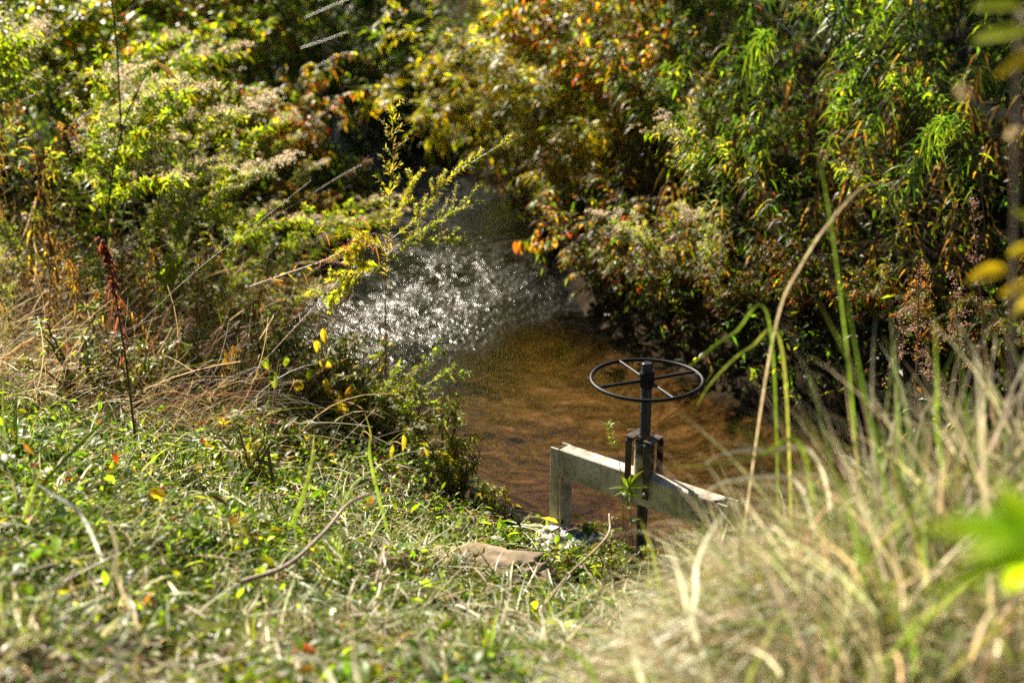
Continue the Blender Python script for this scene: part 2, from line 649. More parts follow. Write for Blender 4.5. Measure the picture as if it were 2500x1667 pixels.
def goldenrod(rg, h=1.4, lean=0.35, nleaf=110, LL=0.09, LW=0.013, droop=0.5, pal=P_GOLD, head=1.0, fluff=FLUFF, side=10, dead=0.25):
    """tall herb: one arching stem, narrow leaves all the way up, a one-sided plume of seed at the top"""
    st, fo, hd = MB(), MB(), MB()
    path = bez((0, 0, 0), (lean * 0.12 * h, rg.normal(0, 0.03), 0.72 * h), (lean * h, rg.normal(0, 0.08) * h, h * (1 - 0.28 * lean)), 14)
    sc = np.array((0.10, 0.06, 0.025)) * rg.uniform(0.6, 1.4)
    tube(st, path, 0.005, 0.0016, sc, (0.14, 0.13, 0.03), 5)

    def leaves_on(pth, n, t0, t1, L, W, dr, dead_below=0.0):
        t = np.sort(rg.uniform(t0, t1, n))
        P = lerp_path(pth, t)
        T = tan_path(pth, t)
        ph = np.arange(n) * 2.4 + rg.uniform(0, 6)
        a = unit(np.cross(T, np.array([0.2, 0.1, 0.97]) + 1e-3))
        b = np.cross(T, a)
        rad = a * np.cos(ph)[:, None] + b * np.sin(ph)[:, None]
        D = rad * 0.85 + T * rg.uniform(0.25, 0.75, n)[:, None]
        c, tp = pick(rg, n, pal)
        dd = np.full(n, dr) * rg.uniform(0.6, 1.4, n)
        k = t < dead_below * rg.uniform(0.4, 1.3, n)
        c[k], tp[k] = pick(rg, int(k.sum()), [(2, BR, DK), (1, (0.2, 0.12, 0.05), BR), (0.6, YE, BR)])
        dd[k] *= 2.2
        Ls = L * rg.uniform(0.65, 1.25, n) * (1 - 0.45 * np.clip((t - 0.5) * 2, 0, 1))
        leaf_batch(fo, P, D, T + 0.15 * sph(rg, n), Ls, W * rg.uniform(0.7, 1.3, n), 'lance', dd, c, tp, 4, 0.25)

    leaves_on(path, nleaf, 0.06, 0.97, LL, LW, droop, dead)
    # side branches with smaller leaves
    tips = []
    for k in range(side):
        t = rg.uniform(0.45, 0.95)
        p = lerp_path(path, np.array([t]))[0]
        T = tan_path(path, np.array([t]))[0]
        az = rg.uniform(0, 6.28)
        L = h * rg.uniform(0.12, 0.3) * (1.3 - t * 0.6)
        e = p + unit(T * 0.9 + np.array([math.cos(az), math.sin(az), 0.15]) * 0.8) * L
        bp = bez(p, (p + e) / 2 + np.array([0, 0, 0.05 * L]), e - np.array([0, 0, 0.18 * L]), 7)
        tube(st, bp, 0.0022, 0.001, sc * 1.2, None, 3)
        leaves_on(bp, max(6, int(nleaf * 0.2)), 0.1, 1, LL * 0.55, LW * 0.7, droop * 0.6)
        tips.append(bp)
    if head > 0:
        m_ = int(14 * head)
        for k in range(m_):
            t = rg.uniform(0.74, 1.0)
            p = lerp_path(path, np.array([t]))[0]
            T = tan_path(path, np.array([t]))[0]
            az = rg.normal(0, 1.0)
            L = h * 0.13 * rg.uniform(0.6, 1.2) * (1.5 - t)
            e = p + unit(T * 0.6 + np.array([math.cos(az), math.sin(az), 0.5])) * L * 1.6
            tips.append(bez(p, e + np.array([0, 0, 0.25 * L]), e + np.array([0.35 * L, 0, -0.35 * L]), 7))
        for bp in tips:
            nn = int(46 * head)
            t = rg.uniform(0.35, 1.0, nn) ** 0.8
            P = lerp_path(bp, t) + rg.normal(0, 0.006, (nn, 3))
            c, tp = pick(rg, nn, [(3, fluff, PALE), (1, (0.2, 0.14, 0.08), fluff)])
            leaf_batch(hd, P, sph(rg, nn) + np.array([0, 0, 0.6]), sph(rg, nn), rg.uniform(0.008, 0.017, nn), rg.uniform(0.004, 0.008, nn), 'oval', 0.1, c, tp, 2)
    return [('stem', st, M_STEM), ('foliage', fo, M_LEAF)] + ([('seed_head', hd, M_DRY)] if head > 0 else [])  # top part is the dry seed plume, not flowers


def shrub(rg, h=1.6, spread=0.9, nst=9, nbr=10, nl=22, LL=0.07, LW=0.018, prof='lance', droop=0.25, pal=P_WILLOW, bark=(0.09, 0.06, 0.04), lean=(0, 0), low=0.25, sub=2):
    """woody shrub: curved stems from the root, side twigs, leaves in rows along the twigs"""
    st, fo = MB(), MB()
    for s in range(nst):
        az = s * 2.4 + rg.uniform(-0.4, 0.4)
        r = spread * rg.uniform(0.35, 1.0)
        hh = h * rg.uniform(0.7, 1.05)
        ctl = np.array([math.cos(az) * r * 0.35, math.sin(az) * r * 0.35, hh * 0.65])
        end = np.array([math.cos(az) * r + lean[0] * hh, math.sin(az) * r + lean[1] * hh, hh - 0.25 * r])
        path = bez((rg.normal(0, 0.05), rg.normal(0, 0.05), -0.05), ctl, end, 12)
        path += np.cumsum(rg.normal(0, 0.006, path.shape), axis=0)
        tube(st, path, 0.011 * rg.uniform(0.7, 1.2), 0.003, bark, np.array(bark) * 1.5, 5)
        for b in range(nbr):
            t = low + (1 - low) * (b + rg.uniform(0, 1)) / nbr
            p = lerp_path(path, np.array([t]))[0]
            T = tan_path(path, np.array([t]))[0]
            d = unit(T * 0.7 + sph(rg, 1)[0] * 0.9)
            L = rg.uniform(0.22, 0.5) * h * 0.45
            e = p + d * L
            bp = bez(p, (p + e) / 2 + np.array([0, 0, 0.1 * L]), e - np.array([0, 0, 0.12 * L]), 7)
            tube(st, bp, 0.0035, 0.0012, np.array(bark) * 1.3, np.array(bark) * 2, 3)
            tws = [bp]
            for q in range(sub):
                tt = rg.uniform(0.25, 0.85)
                p2 = lerp_path(bp, np.array([tt]))[0]
                e2 = p2 + unit(d + sph(rg, 1)[0] * 1.1) * L * rg.uniform(0.35, 0.7)
                b2 = bez(p2, (p2 + e2) / 2, e2 - np.array([0, 0, 0.1 * L]), 5)
                tube(st, b2, 0.002, 0.001, np.array(bark) * 1.6, None, 3)
                tws.append(b2)
            for k, tw in enumerate(tws):
                n = nl if k == 0 else nl // 2
                t = np.linspace(0.12, 1, n)
                P = lerp_path(tw, t)
                Tn = tan_path(tw, t)
                a = unit(np.cross(Tn, np.array([0.1, 0.2, 0.97])))
                sg = np.where(np.arange(n) % 2 == 0, 1, -1)[:, None]
                D = a * sg * 0.9 + Tn * rg.uniform(0.35, 0.9, n)[:, None] + 0.35 * sph(rg, n)
                c, tp = pick(rg, n, pal)
                if rg.random() < 0.35:                       # whole twig of one colour, as on a real bush in autumn
                    i = rg.integers(n)
                    c = c * 0.35 + c[i] * 0.65
                    tp = tp * 0.35 + tp[i] * 0.65
                U = np.array([0, 0, 1.0]) + 0.5 * sph(rg, n)
                leaf_batch(fo, P, D, U, LL * rg.uniform(0.6, 1.2, n), LW * rg.uniform(0.7, 1.2, n), prof, droop * rg.uniform(0.3, 2.2, n), c, tp, 3, 0.22)
    return [('branches', st, M_STEM), ('foliage', fo, M_LEAF)]


class Proto:
    """meshes of one plant, shared by its copies"""

    def __init__(self, parts):
        self.parts = [(nm, mb.mesh(nm, mat)) for nm, mb, mat in parts]

    def place(self, name, x, y, label, cat, group=None, rz=0.0, sc=1.0, dz=-0.02, tilt=(0, 0)):
        o = empty(name, (x, y, h1(x, y) + dz), label, cat, group, rz, sc)
        o.rotation_euler = (tilt[0], tilt[1], rz)
        for nm, me in self.parts:
            p = bpy.data.objects.new(nm, me)
            COL.objects.link(p)
            p.parent = o
        return o


# ------------------------------------------------------------------ the sluice gate


def on_plane(u, v, z):
    d = ray(u, v)
    return CAMP + d * ((z - H) / d[2])


def bm_part(name, parent, mat, boxes=(), bevel=0.002, lathes=(), smooth=False, extra=None):
    """boxes: (centre, size, rotation matrix or None); lathes: (list of (radius, z), centre, sides)"""
    bm = bmesh.new()
    for b in boxes:
        c, s = b[0], b[1]
        rot = b[2] if len(b) > 2 else Matrix.Identity(4)
        r = bmesh.ops.create_cube(bm, size=1.0)
        bmesh.ops.transform(bm, matrix=Matrix.Translation(c) @ rot @ Matrix.Diagonal((*s, 1)), verts=r['verts'])
        if bevel:
            es = list({e for v in r['verts'] for e in v.link_edges})
            bmesh.ops.bevel(bm, geom=es, offset=min(bevel, min(s) * 0.3), segments=1, affect='EDGES')
    for prof, c, sides in lathes:
        rings = []
        for rad, z in prof:
            rings.append([bm.verts.new((c[0] + rad * math.cos(2 * math.pi * i / sides), c[1] + rad * math.sin(2 * math.pi * i / sides), c[2] + z)) for i in range(sides)])
        for a, b in zip(rings[:-1], rings[1:]):
            for i in range(sides):
                f = bm.faces.new((a[i], a[(i + 1) % sides], b[(i + 1) % sides], b[i]))
                f.smooth = smooth
        bm.faces.new(list(reversed(rings[0])))
        bm.faces.new(rings[-1])
    if extra:
        extra(bm)
    me = bpy.data.meshes.new(name)
    bm.to_mesh(me)
    bm.free()
    me.materials.append(mat)
    o = bpy.data.objects.new(name, me)
    COL.objects.link(o)
    o.parent = parent
    return o


ZB = 0.49                                               # top of the cross beam
pl_ = on_plane(1351, 1088, ZB)
pr_ = on_plane(1782, 1233, ZB)
pm_ = on_plane(1571, 1155, ZB)                         # where the screw passes the beam
bdir = unit(np.array([pr_[0] - pl_[0], pr_[1] - pl_[1], 0]))
ang = math.atan2(bdir[1], bdir[0])
dw = ray(1571, 925)
tt_ = (pm_[1]) / dw[1]
ZW = H + dw[2] * tt_                                    # height of the hand wheel
xl = float(np.dot(pl_ - pm_, bdir))
xr = float(np.dot(pr_ - pm_, bdir))
BD = 0.072                                              # depth of the beam
gate = empty('sluice_gate', (pm_[0], pm_[1], 0.0), 'sluice gate with black hand wheel, threaded screw and weathered grey frame in the stream', 'sluice gate', rz=ang)

fr_ = bm_part('cross_beam', gate, M_FRAME, boxes=[((((xl + 0.045) + (xr - 0.05)) / 2, 0, ZB - 0.065), (xr - xl - 0.095, BD, 0.13)),
                                                   ((xl + 0.047, -0.001, ZB - 0.068), (0.016, BD + 0.006, 0.132)), ((xr - 0.052, -0.001, ZB - 0.068), (0.016, BD + 0.006, 0.132))], bevel=0.004)
for s, xe in ((1, xl), (-1, xr)):
    bm_part('upright', gate, M_FRAME, boxes=[((xe + s * 0.0235, -BD / 2 - 0.004, ZB - 0.397), (0.047, 0.009, 0.8)),
                                            ((xe + s * 0.0515, 0.003, ZB - 0.465), (0.009, BD + 0.006, 0.66)),
                                            ((xe + s * 0.0235, BD / 2 + 0.006, ZB - 0.4), (0.047, 0.008, 0.79))], bevel=0.002)
# threaded screw: a zigzag profile
prof = []
z = -0.25
top = ZW + 0.070
while z < top - 0.008:
    prof += [(0.0208, z), (0.0223, z + 0.0022), (0.0223, z + 0.0048), (0.0208, z + 0.0066)]
    z += 0.0068
prof += [(0.0205, z), (0.0205, top - 0.002), (0.0185, top)]
bm_part('threaded_screw', gate, M_ROD, lathes=[(prof, (0, 0, 0), 28)], smooth=True)
# hand wheel
wheel = bm_part('hand_wheel', gate, M_BLACK, lathes=[([(0.026, -0.036), (0.03, -0.03), (0.03, 0.026), (0.027, 0.032)], (0, 0, ZW), 24)], smooth=False)
mb = MB()
th = np.linspace(0, 2 * np.pi, 73)
RW = 0.2235
rr = RW * (1 + 0.006 * np.sin(3 * th + 1) + 0.004 * np.sin(5 * th))
pth = np.stack([rr * np.cos(th), rr * np.sin(th), ZW + 0.003 * np.sin(2 * th + 0.6)], -1)
tube(mb, pth, 0.0076, 0.0076, (0.02,) * 3, None, 10)
mb.build('rim', M_BLACK, wheel)
for a in (22, 115, 205, 293):
    a = R(a) - ang
    mb = MB()
    e = np.array([math.cos(a), math.sin(a), 0])
    tube(mb, [e * 0.022 + (0, 0, ZW - 0.004), e * 0.12 + (0, 0, ZW - 0.002), e * RW + (0, 0, ZW)], 0.0068, 0.0064, (0.02,) * 3, None, 8)
    mb.build('spoke', M_BLACK, wheel)
# bracket: two straps folded over a short pipe that holds the nut
ZT = ZB + 0.165
for s in (-1, 1):
    x = s * 0.045
    rt = Matrix.Rotation(R(0), 4, 'Z')
    strap = bm_part('bracket_strap', gate, M_RUST, boxes=[
        ((x, -BD / 2 - 0.0125, ZB - 0.085 + 0.115), (0.030, 0.007, 0.235)),
        ((x, BD / 2 + 0.0125, ZB - 0.085 + 0.115), (0.030, 0.007, 0.235)),
        ((x, 0, ZT - 0.0005), (0.042, BD + 0.022, 0.007)),
        ((x, -BD / 2 - 0.006, ZT - 0.010), (0.030, 0.022, 0.006), Matrix.Rotation(R(48), 4, 'X')),
        ((x, BD / 2 + 0.006, ZT - 0.010), (0.030, 0.022, 0.006), Matrix.Rotation(R(-48), 4, 'X')),
    ], bevel=0.0015)
    bm_part('bolt', gate, M_BOLT, lathes=[([(0.009, 0), (0.009, 0.007), (0.006, 0.009), (0.006, 0.012)], (0, 0, 0), 6)]).matrix_local = \
        Matrix.Translation((x, -BD / 2 - 0.016, ZB - 0.062)) @ Matrix.Rotation(R(90), 4, 'X')
bm_part('nut_pipe', gate, M_PEEL, lathes=[([(0.041, 0.004), (0.041, 0.135), (0.036, 0.142)], (0, 0, ZB), 28)], smooth=False)
# twists of wire round the screw on top of the bracket
mb = MB()
rg = np.random.default_rng(5)
for k in range(6):
    a = rg.uniform(0, 6.3)
    p = np.array([math.cos(a) * 0.04, math.sin(a) * 0.035, ZT + 0.006])
    q = p + np.array([rg.normal(0, 0.05), rg.normal(0, 0.03), rg.uniform(-0.004, 0.02)])
    tube(mb, bez(p, (p + q) / 2 + (0, 0, 0.012), q, 8), 0.0012, 0.0012, (0.02, 0.018, 0.016), None, 4)
th = np.linspace(0, 6.6, 40)
tube(mb, np.stack([0.031 * np.cos(th), 0.03 * np.sin(th), ZT + 0.007 + 0.004 * np.sin(3 * th)], -1), 0.0014, 0.0014, (0.02, 0.018, 0.016), None, 4)
mb.build('binding_wire', M_RUST, gate)
bm_part('gate_leaf', gate, M_RUST, boxes=[(((xl + xr) / 2, 0, -0.22), (xr - xl - 0.14, 0.012, 0.38))])

# ------------------------------------------------------------------ sack, rock
sp = on_plane(1395, 1290, 0.17)
sack = empty('feed_sack', (sp[0], sp[1], h1(sp[0], sp[1])), 'crumpled white woven sack with green print at the foot of the gate frame', 'sack', rz=R(-25))


def sack_pt(u, v, off=0.0):
    """u across, v from front to back, both -1..1"""
    uu, vv = np.asarray(u, float), np.asarray(v, float)
    r = np.clip(1 - np.abs(uu) ** 2.6, 0, 1) ** 0.5 * np.clip(1 - np.abs(vv) ** 2.6, 0, 1) ** 0.5
    cr = 0.035 * fbm(uu * 3.1 + 5, vv * 4.3 + 2, 4) + 0.02 * np.abs(fbm(uu * 7, vv * 3 + 9, 3))
    return np.stack([uu * 0.20 + 0.02 * fbm(vv * 4, uu * 2, 2), vv * 0.14 + 0.02 * fbm(uu * 4 + 3, vv * 2, 2), 0.085 * r + cr * (0.3 + r) - 0.03 + off], -1)


def sack_part(name, u0, u1, v0, v1, nu, nv, off, colf, parent):
    mb = MB()
    U, V = np.meshgrid(np.linspace(u0, u1, nu), np.linspace(v0, v1, nv))
    pts = sack_pt(U, V, off)
    idx = np.arange(nu * nv).reshape(nv, nu)
    q = np.stack([idx[:-1, :-1], idx[:-1, 1:], idx[1:, 1:], idx[1:, :-1]], -1)
    mb.add(pts.reshape(-1, 3), q.reshape(-1, 4), colf((U.ravel() - u0) / (u1 - u0), (V.ravel() - v0) / (v1 - v0)))
    return mb.build(name, M_SACK, parent)


sack_part('bag', -1, 1, -1, 1, 90, 70, 0, lambda a, b: np.tile((0.38, 0.38, 0.35), (len(a), 1)) * (0.8 + 0.4 * fbm(a * 30, b * 30, 2))[:, None], sack)


def print_col(a, b):
    c = np.tile((0.03, 0.11, 0.09), (len(a), 1))
    wht = np.array((0.7, 0.7, 0.68))
    # two chevrons and a triangle in outline, as on the sack
    for cx, sgn in ((0.28, 1), (0.72, -1)):
        e = (a - cx) * sgn
        on = (np.abs(np.abs(b - 0.6) * 0.8 + e - 0.02) < 0.05) & (np.abs(b - 0.6) < 0.26)
        c[on] = wht
    c[(np.abs(a - 0.44) < 0.035) & (np.abs(b - 0.6) < 0.26)] = wht
    c[(np.abs(b - 0.18) < 0.05) & (np.abs(a - 0.5) < 0.36) & (np.abs(((a * 7) % 1) - 0.5) < 0.33)] = wht
    return c


sack_part('print', 0.12, 0.85, -0.45, 0.5, 60, 60, 0.0025, print_col, sack)


def rock(name, loc, size, seed, label, cat='rock', rz=0.0):
    bm = bmesh.new()
    bmesh.ops.create_icosphere(bm, subdivisions=5, radius=1)
    for v in bm.verts:
        p = np.array(v.co)
        a = np.array([p[0] * 1.3 + seed]), np.array([p[1] * 1.3 + p[2] * 1.7 + seed])
        k = 1 + 0.5 * float(fbm(*a, 4)[0])
        k += 0.35 * float(fbm(a[0] * 5, a[1] * 5, 4)[0])
        p = np.sign(p) * np.abs(p) ** 0.8 * k * size
        v.co = p
    me = bpy.data.meshes.new(name)
    bm.to_mesh(me)
    bm.free()
    for p in me.polygons:
        p.use_smooth = True
    me.materials.append(M_ROCK)
    o = bpy.data.objects.new(name, me)
    COL.objects.link(o)
    o.location = tuple(float(t) for t in loc)
    o.rotation_euler = (0, 0, rz)
    return tag(o, label, cat)


g = ground(1190, 1405)
rock('flat_rock', (g[0], g[1], g[2] + 0.01), (0.27, 0.17, 0.085), 4.2, 'flat tan rock lying in straw on the bank in front of the white sack', rz=R(-15))
g = ground(1390, 1375)
rock('grey_stone', (g[0], g[1], g[2] + 0.01), (0.05, 0.04, 0.035), 9.1, 'small pale stone below the white sack under the twig', 'stone')
# ------------------------------------------------------------------ ground cover and grass (nobody could count it)
rg = np.random.default_rng(11)


def in_view(x, y, m=0.9):
    return np.abs(x) < 0.385 * y + m


def scatter(n, x0, x1, y0, y1, side=1, dmin=0.0, f=None, margin=0.7):
    x = rg.uniform(x0, x1, n)
    y = rg.uniform(y0, y1, n)
    k = in_view(x, y, margin)
    x, y = x[k], y[k]
    d, s = chan(x, y)
    k = (d > dmin) & ((s == side) if side else True)
    x, y, d = x[k], y[k], d[k]
    if f is not None:
        k = rg.random(len(x)) < f(x, y, d)
        x, y, d = x[k], y[k], d[k]
    return x, y, d, height(x, y)


# tall-grass mask: the tussock on the right of the near bank
def tuss(x, y):
    return sstep(0.12, 0.55, x - 0.30 * (y - 2.6) + 0.25 * fbm(x * 3, y * 3, 2)) * (1 - sstep(4.4, 5.0, y + 0.25 * (1.3 - x)))


mb = MB()
# mat of small leaves in clumps
x, y, d, z = scatter(480000, -4.2, 2.2, 1.6, 7.9, 1, 0.03, lambda x, y, d: np.clip(0.34 + 2.1 * fbm(x * 2.2 + 3, y * 2.2, 3), 0.05, 1) * (1 - 0.8 * tuss(x, y)) * (1 - 0.75 * sstep(6.1, 6.9, y - 0.25 * x)))
n = len(x)
cl = np.clip(0.5 + 1.6 * fbm(x * 2.6 + 40, y * 2.6, 3), 0, 1)
P = np.c_[x, y, z + rg.random(n) ** 1.3 * (0.015 + 0.10 * cl)]
c, tp = pick(rg, n, [(5, G2, G2), (4, G3, G3), (2, G1, G1), (1.6, YG, YG), (1.2, (0.17, 0.21, 0.12), (0.2, 0.23, 0.14)), (0.5, YE, BR), (0.12, RD, RD), (0.8, BR, BR)])
U = np.array([0, 0, 1.0]) + 0.75 * sph(rg, n)
big = rg.random(n) < 0.10
kl = np.where(big, rg.uniform(1.6, 2.6, n), 1.0)
P[:, 2] += np.where(big, rg.random(n) * 0.05, 0)
leaf_batch(mb, P, sph(rg, n) * (1, 1, 0.55) + np.array([0, 0, 0.25]) * big[:, None], U, rg.uniform(0.016, 0.042, n) * kl, rg.uniform(0.008, 0.018, n) * (0.4 + 0.6 * kl), 'oval', 0.3, c, tp, 3, 0.22)
n_cov = n
kind(mb.build('ground_cover_leaves', M_LEAF), 'stuff')

mb = MB()
# short grass, lying and standing
x, y, d, z = scatter(80000, -4.2, 2.0, 1.6, 7.4, 1, 0.03, lambda x, y, d: np.clip(0.5 + 1.6 * fbm(x * 1.8 + 9, y * 1.8 + 4, 3), 0.05, 1) * (1 - 0.5 * sstep(5.6, 6.6, y)))
n = len(x)
P = np.c_[x, y, z - 0.005]
az = rg.uniform(0, 2 * np.pi, n)
up = rg.uniform(0.25, 1.4, n)
D = np.c_[np.cos(az), np.sin(az), up]
c, tp = pick(rg, n, [(3, G2, G3), (6, G3, YG), (1, G1, G2), (2, YG, YG), (2.2, STR, PALE), (1, (0.25, 0.28, 0.16), (0.3, 0.33, 0.2))])
L = rg.uniform(0.08, 0.33, n) * (0.7 + 0.6 * vnoise(x * 3 + 5, y * 3)) * (0.35 + 0.65 * sstep(0.2, 1.1, d))
leaf_batch(mb, P, D, np.c_[-np.sin(az), np.cos(az), 0.4 * rg.normal(0, 1, n)] * 0.5 + np.array([0, 0, 1.0]), L, rg.uniform(0.0035, 0.0095, n), 'blade', rg.uniform(0.3, 1.1, n) * np.clip(up, 0.35, 1.4), c, tp, 5, 0.2, curl=rg.normal(0, 0.2, n))
# broader blades close to the path
x, y, d, z = scatter(9000, -2.4, 1.6, 1.6, 4.6, 1, 0.03, lambda x, y, d: np.clip(0.5 + 1.5 * fbm(x * 2 + 19, y * 2 + 4, 3), 0.05, 1) * (1 - sstep(3.6, 4.6, y)))
n = len(x)
P = np.c_[x, y, z - 0.005]
az = rg.uniform(0, 2 * np.pi, n)
up = rg.uniform(0.15, 1.3, n)
c, tp = pick(rg, n, [(3, PALE, PALE), (2, (0.5, 0.52, 0.4), PALE), (3, G3, YG), (2, YG, YG), (2, STR, PALE), (1, G2, G3)])
leaf_batch(mb, P, np.c_[np.cos(az), np.sin(az), up], np.array([0, 0, 1.0]) + 0.6 * sph(rg, n), rg.uniform(0.1, 0.3, n), rg.uniform(0.007, 0.014, n), 'blade', rg.uniform(0.2, 1.0, n), c, tp, 6, 0.25, curl=rg.normal(0, 0.2, n))
kind(mb.build('short_grass', M_GRASS), 'stuff')

mb = MB()
# cut straw and dead stalks on the ground
x, y, d, z = scatter(26000, -4.2, 2.6, 1.6, 7.6, 1, 0.02, lambda x, y, d: np.clip(0.18 + 1.6 * fbm(x * 1.3 + 21, y * 1.3 + 14, 3) + 0.9 * np.exp(-((x + 0.02) ** 2 + (y - 3.75) ** 2) / 0.35), 0.03, 1))
n = len(x)
P = np.c_[x, y, z + rg.uniform(0.005, 0.085, n) + 0.05 * np.exp(-((x + 0.05) ** 2 + (y - 4.1) ** 2) / 0.04)]
az = rg.uniform(0, 2 * np.pi, n)
D = np.c_[np.cos(az), np.sin(az), rg.normal(0.02, 0.16, n)]
c, tp = pick(rg, n, [(4, STR, STR), (3, PALE, PALE), (2.4, (0.2, 0.14, 0.08), STR), (1.2, (0.32, 0.34, 0.2), STR)])
leaf_batch(mb, P, D, np.array([0, 0, 1.0]) + 0.8 * sph(rg, n), rg.uniform(0.04, 0.24, n), rg.uniform(0.002, 0.0075, n), 'strip', rg.uniform(0, 0.25, n), c, tp, 4, 0.15, curl=rg.normal(0, 0.18, n))
kind(mb.build('cut_straw', M_DRY), 'stuff')

mb = MB()
# brown leaf litter between the plants
x, y, d, z = scatter(60000, -4.2, 2.2, 1.6, 7.6, 1, 0.03, lambda x, y, d: np.clip(0.12 - 1.9 * fbm(x * 2.2 + 3, y * 2.2, 3), 0.03, 0.9))
n = len(x)
P = np.c_[x, y, z + rg.uniform(0.003, 0.03, n)]
c, tp = pick(rg, n, [(4, BR, DK), (3, (0.2, 0.12, 0.06), BR), (2, (0.3, 0.2, 0.12), (0.2, 0.12, 0.07)), (0.5, (0.28, 0.09, 0.04), BR), (1, STR, PALE)])
leaf_batch(mb, P, sph(rg, n) * (1, 1, 0.35), np.array([0, 0, 1.0]) + 0.6 * sph(rg, n), rg.uniform(0.02, 0.06, n), rg.uniform(0.006, 0.02, n), 'oval', rg.uniform(-0.2, 0.5, n), c, tp, 3, 0.4, curl=rg.normal(0, 0.25, n))
kind(mb.build('leaf_litter', M_DRY), 'stuff')

mb = MB()
# tall grass of the tussock
x, y, d, z = scatter(70000, 0.0, 4.2, 1.0, 5.2, 1, 0.02, lambda x, y, d: tuss(x, y), 1.2)
n = len(x)
P = np.c_[x, y, z - 0.01]
cx, cy = vnoise(x * 5, y * 5) * 6.28 * 2, 0
az = cx + rg.normal(0, 0.7, n)
c, tp = pick(rg, n, [(4, STR, PALE), (2, (0.30, 0.30, 0.16), STR), (3, G3, (0.3, 0.3, 0.14)), (2.4, G2, G3), (3, (0.52, 0.47, 0.36), PALE), (2, (0.30, 0.20, 0.13), (0.45, 0.33, 0.24)), (0.5, YG, YE)])
pat = np.clip(0.5 + 2.2 * fbm(x * 2.1 + 8, y * 2.1 + 3, 3), 0, 1)[:, None]
c = c * (0.72 + 0.5 * rg.random((n, 1))) * 1.15 * (1 - 0.3 * (1 - pat)) + np.array([0.0, 0.03, 0.0]) * (1 - pat)
L = rg.uniform(0.25, 0.85, n) * (0.75 + 0.5 * vnoise(x * 2.3, y * 2.3))
D = np.c_[np.cos(az) * 0.5, np.sin(az) * 0.5, np.full(n, 1.0)] + 0.15 * sph(rg, n)
leaf_batch(mb, P, D, np.c_[np.cos(az), np.sin(az), np.full(n, 0.3)] + 0.5 * sph(rg, n), L, rg.uniform(0.0035, 0.0105, n), 'blade', rg.uniform(0.2, 1.05, n), c, tp, 7, 0.3, curl=rg.normal(0, 0.15, n))
mb2 = mb
# blades at the left rim of the tussock arch out over the gate
x, y, d, z = scatter(60000, 0.15, 1.5, 2.3, 4.9, 1, 0.1, lambda x, y, d: tuss(x, y) * (1 - tuss(x - 0.42, y)), 1.2)
n = min(len(x), 4200)
x, y, z = x[:n], y[:n], z[:n]
P = np.c_[x, y, z - 0.01]
az = np.pi + rg.normal(-0.15, 0.6, n)
c, tp = pick(rg, n, [(4, STR, PALE), (3, G3, (0.32, 0.32, 0.14)), (2, G2, G3), (3, PALE, PALE), (1.5, (0.30, 0.20, 0.13), (0.45, 0.33, 0.24))])
D = np.c_[np.cos(az) * 0.75, np.sin(az) * 0.75, np.full(n, 1.0)] + 0.15 * sph(rg, n)
leaf_batch(mb2, P, D, np.c_[np.cos(az), np.sin(az), np.full(n, 0.3)] + 0.4 * sph(rg, n), rg.uniform(0.3, 0.8, n), rg.uniform(0.004, 0.0095, n), 'blade', rg.uniform(0.5, 1.15, n), c, tp, 9, 0.3, curl=rg.normal(0, 0.12, n))
kind(mb2.build('tall_grass', M_GRASS), 'stuff')

mb = MB()
# dead thatch hanging over the left bank
x, y, d, z = scatter(27000, -4.6, 0.1, 6.0, 9.2, 1, -0.05, lambda x, y, d: np.clip(0.55 + 1.4 * fbm(x * 1.7 + 2, y * 1.7 + 6, 3), 0.05, 1) * sstep(5.9, 6.6, y - 0.2 * x) * (1 - 0.93 * sstep(-1.5, -0.9, x)))
n = len(x)
P = np.c_[x, y, z - 0.01]
az = rg.normal(-0.5, 1.1, n)
c, tp = pick(rg, n, [(3, (0.3, 0.2, 0.12), STR), (4, STR, PALE), (1.6, BR, (0.2, 0.12, 0.06)), (1.2, G3, YG), (0.6, (0.22, 0.09, 0.05), (0.3, 0.14, 0.08))])
D = np.c_[np.cos(az) * 0.8, np.sin(az) * 0.8, rg.uniform(0.3, 1.3, n)]
leaf_batch(mb, P, D, sph(rg, n), rg.uniform(0.15, 0.8, n), rg.uniform(0.0018, 0.0048, n), 'strip', rg.uniform(0.1, 1.0, n), c, tp, 7, 0.0, curl=rg.normal(0, 0.35, n))
kind(mb.build('dead_grass', M_DRY), 'stuff')

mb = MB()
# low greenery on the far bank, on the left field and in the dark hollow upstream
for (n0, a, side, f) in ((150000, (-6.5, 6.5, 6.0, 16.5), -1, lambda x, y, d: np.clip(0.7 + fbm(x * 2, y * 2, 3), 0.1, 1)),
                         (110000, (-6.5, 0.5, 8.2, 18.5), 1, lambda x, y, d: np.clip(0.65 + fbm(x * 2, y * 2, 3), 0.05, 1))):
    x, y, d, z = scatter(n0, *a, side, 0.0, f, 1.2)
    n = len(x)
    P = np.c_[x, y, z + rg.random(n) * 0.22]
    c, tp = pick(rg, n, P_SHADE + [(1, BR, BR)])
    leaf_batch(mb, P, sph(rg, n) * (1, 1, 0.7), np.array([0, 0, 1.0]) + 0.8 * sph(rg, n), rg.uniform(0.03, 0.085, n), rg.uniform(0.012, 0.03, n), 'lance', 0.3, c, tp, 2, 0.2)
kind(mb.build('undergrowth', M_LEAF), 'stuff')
# ------------------------------------------------------------------ plants: one of each kind is built, then copied
rg = np.random.default_rng(21)

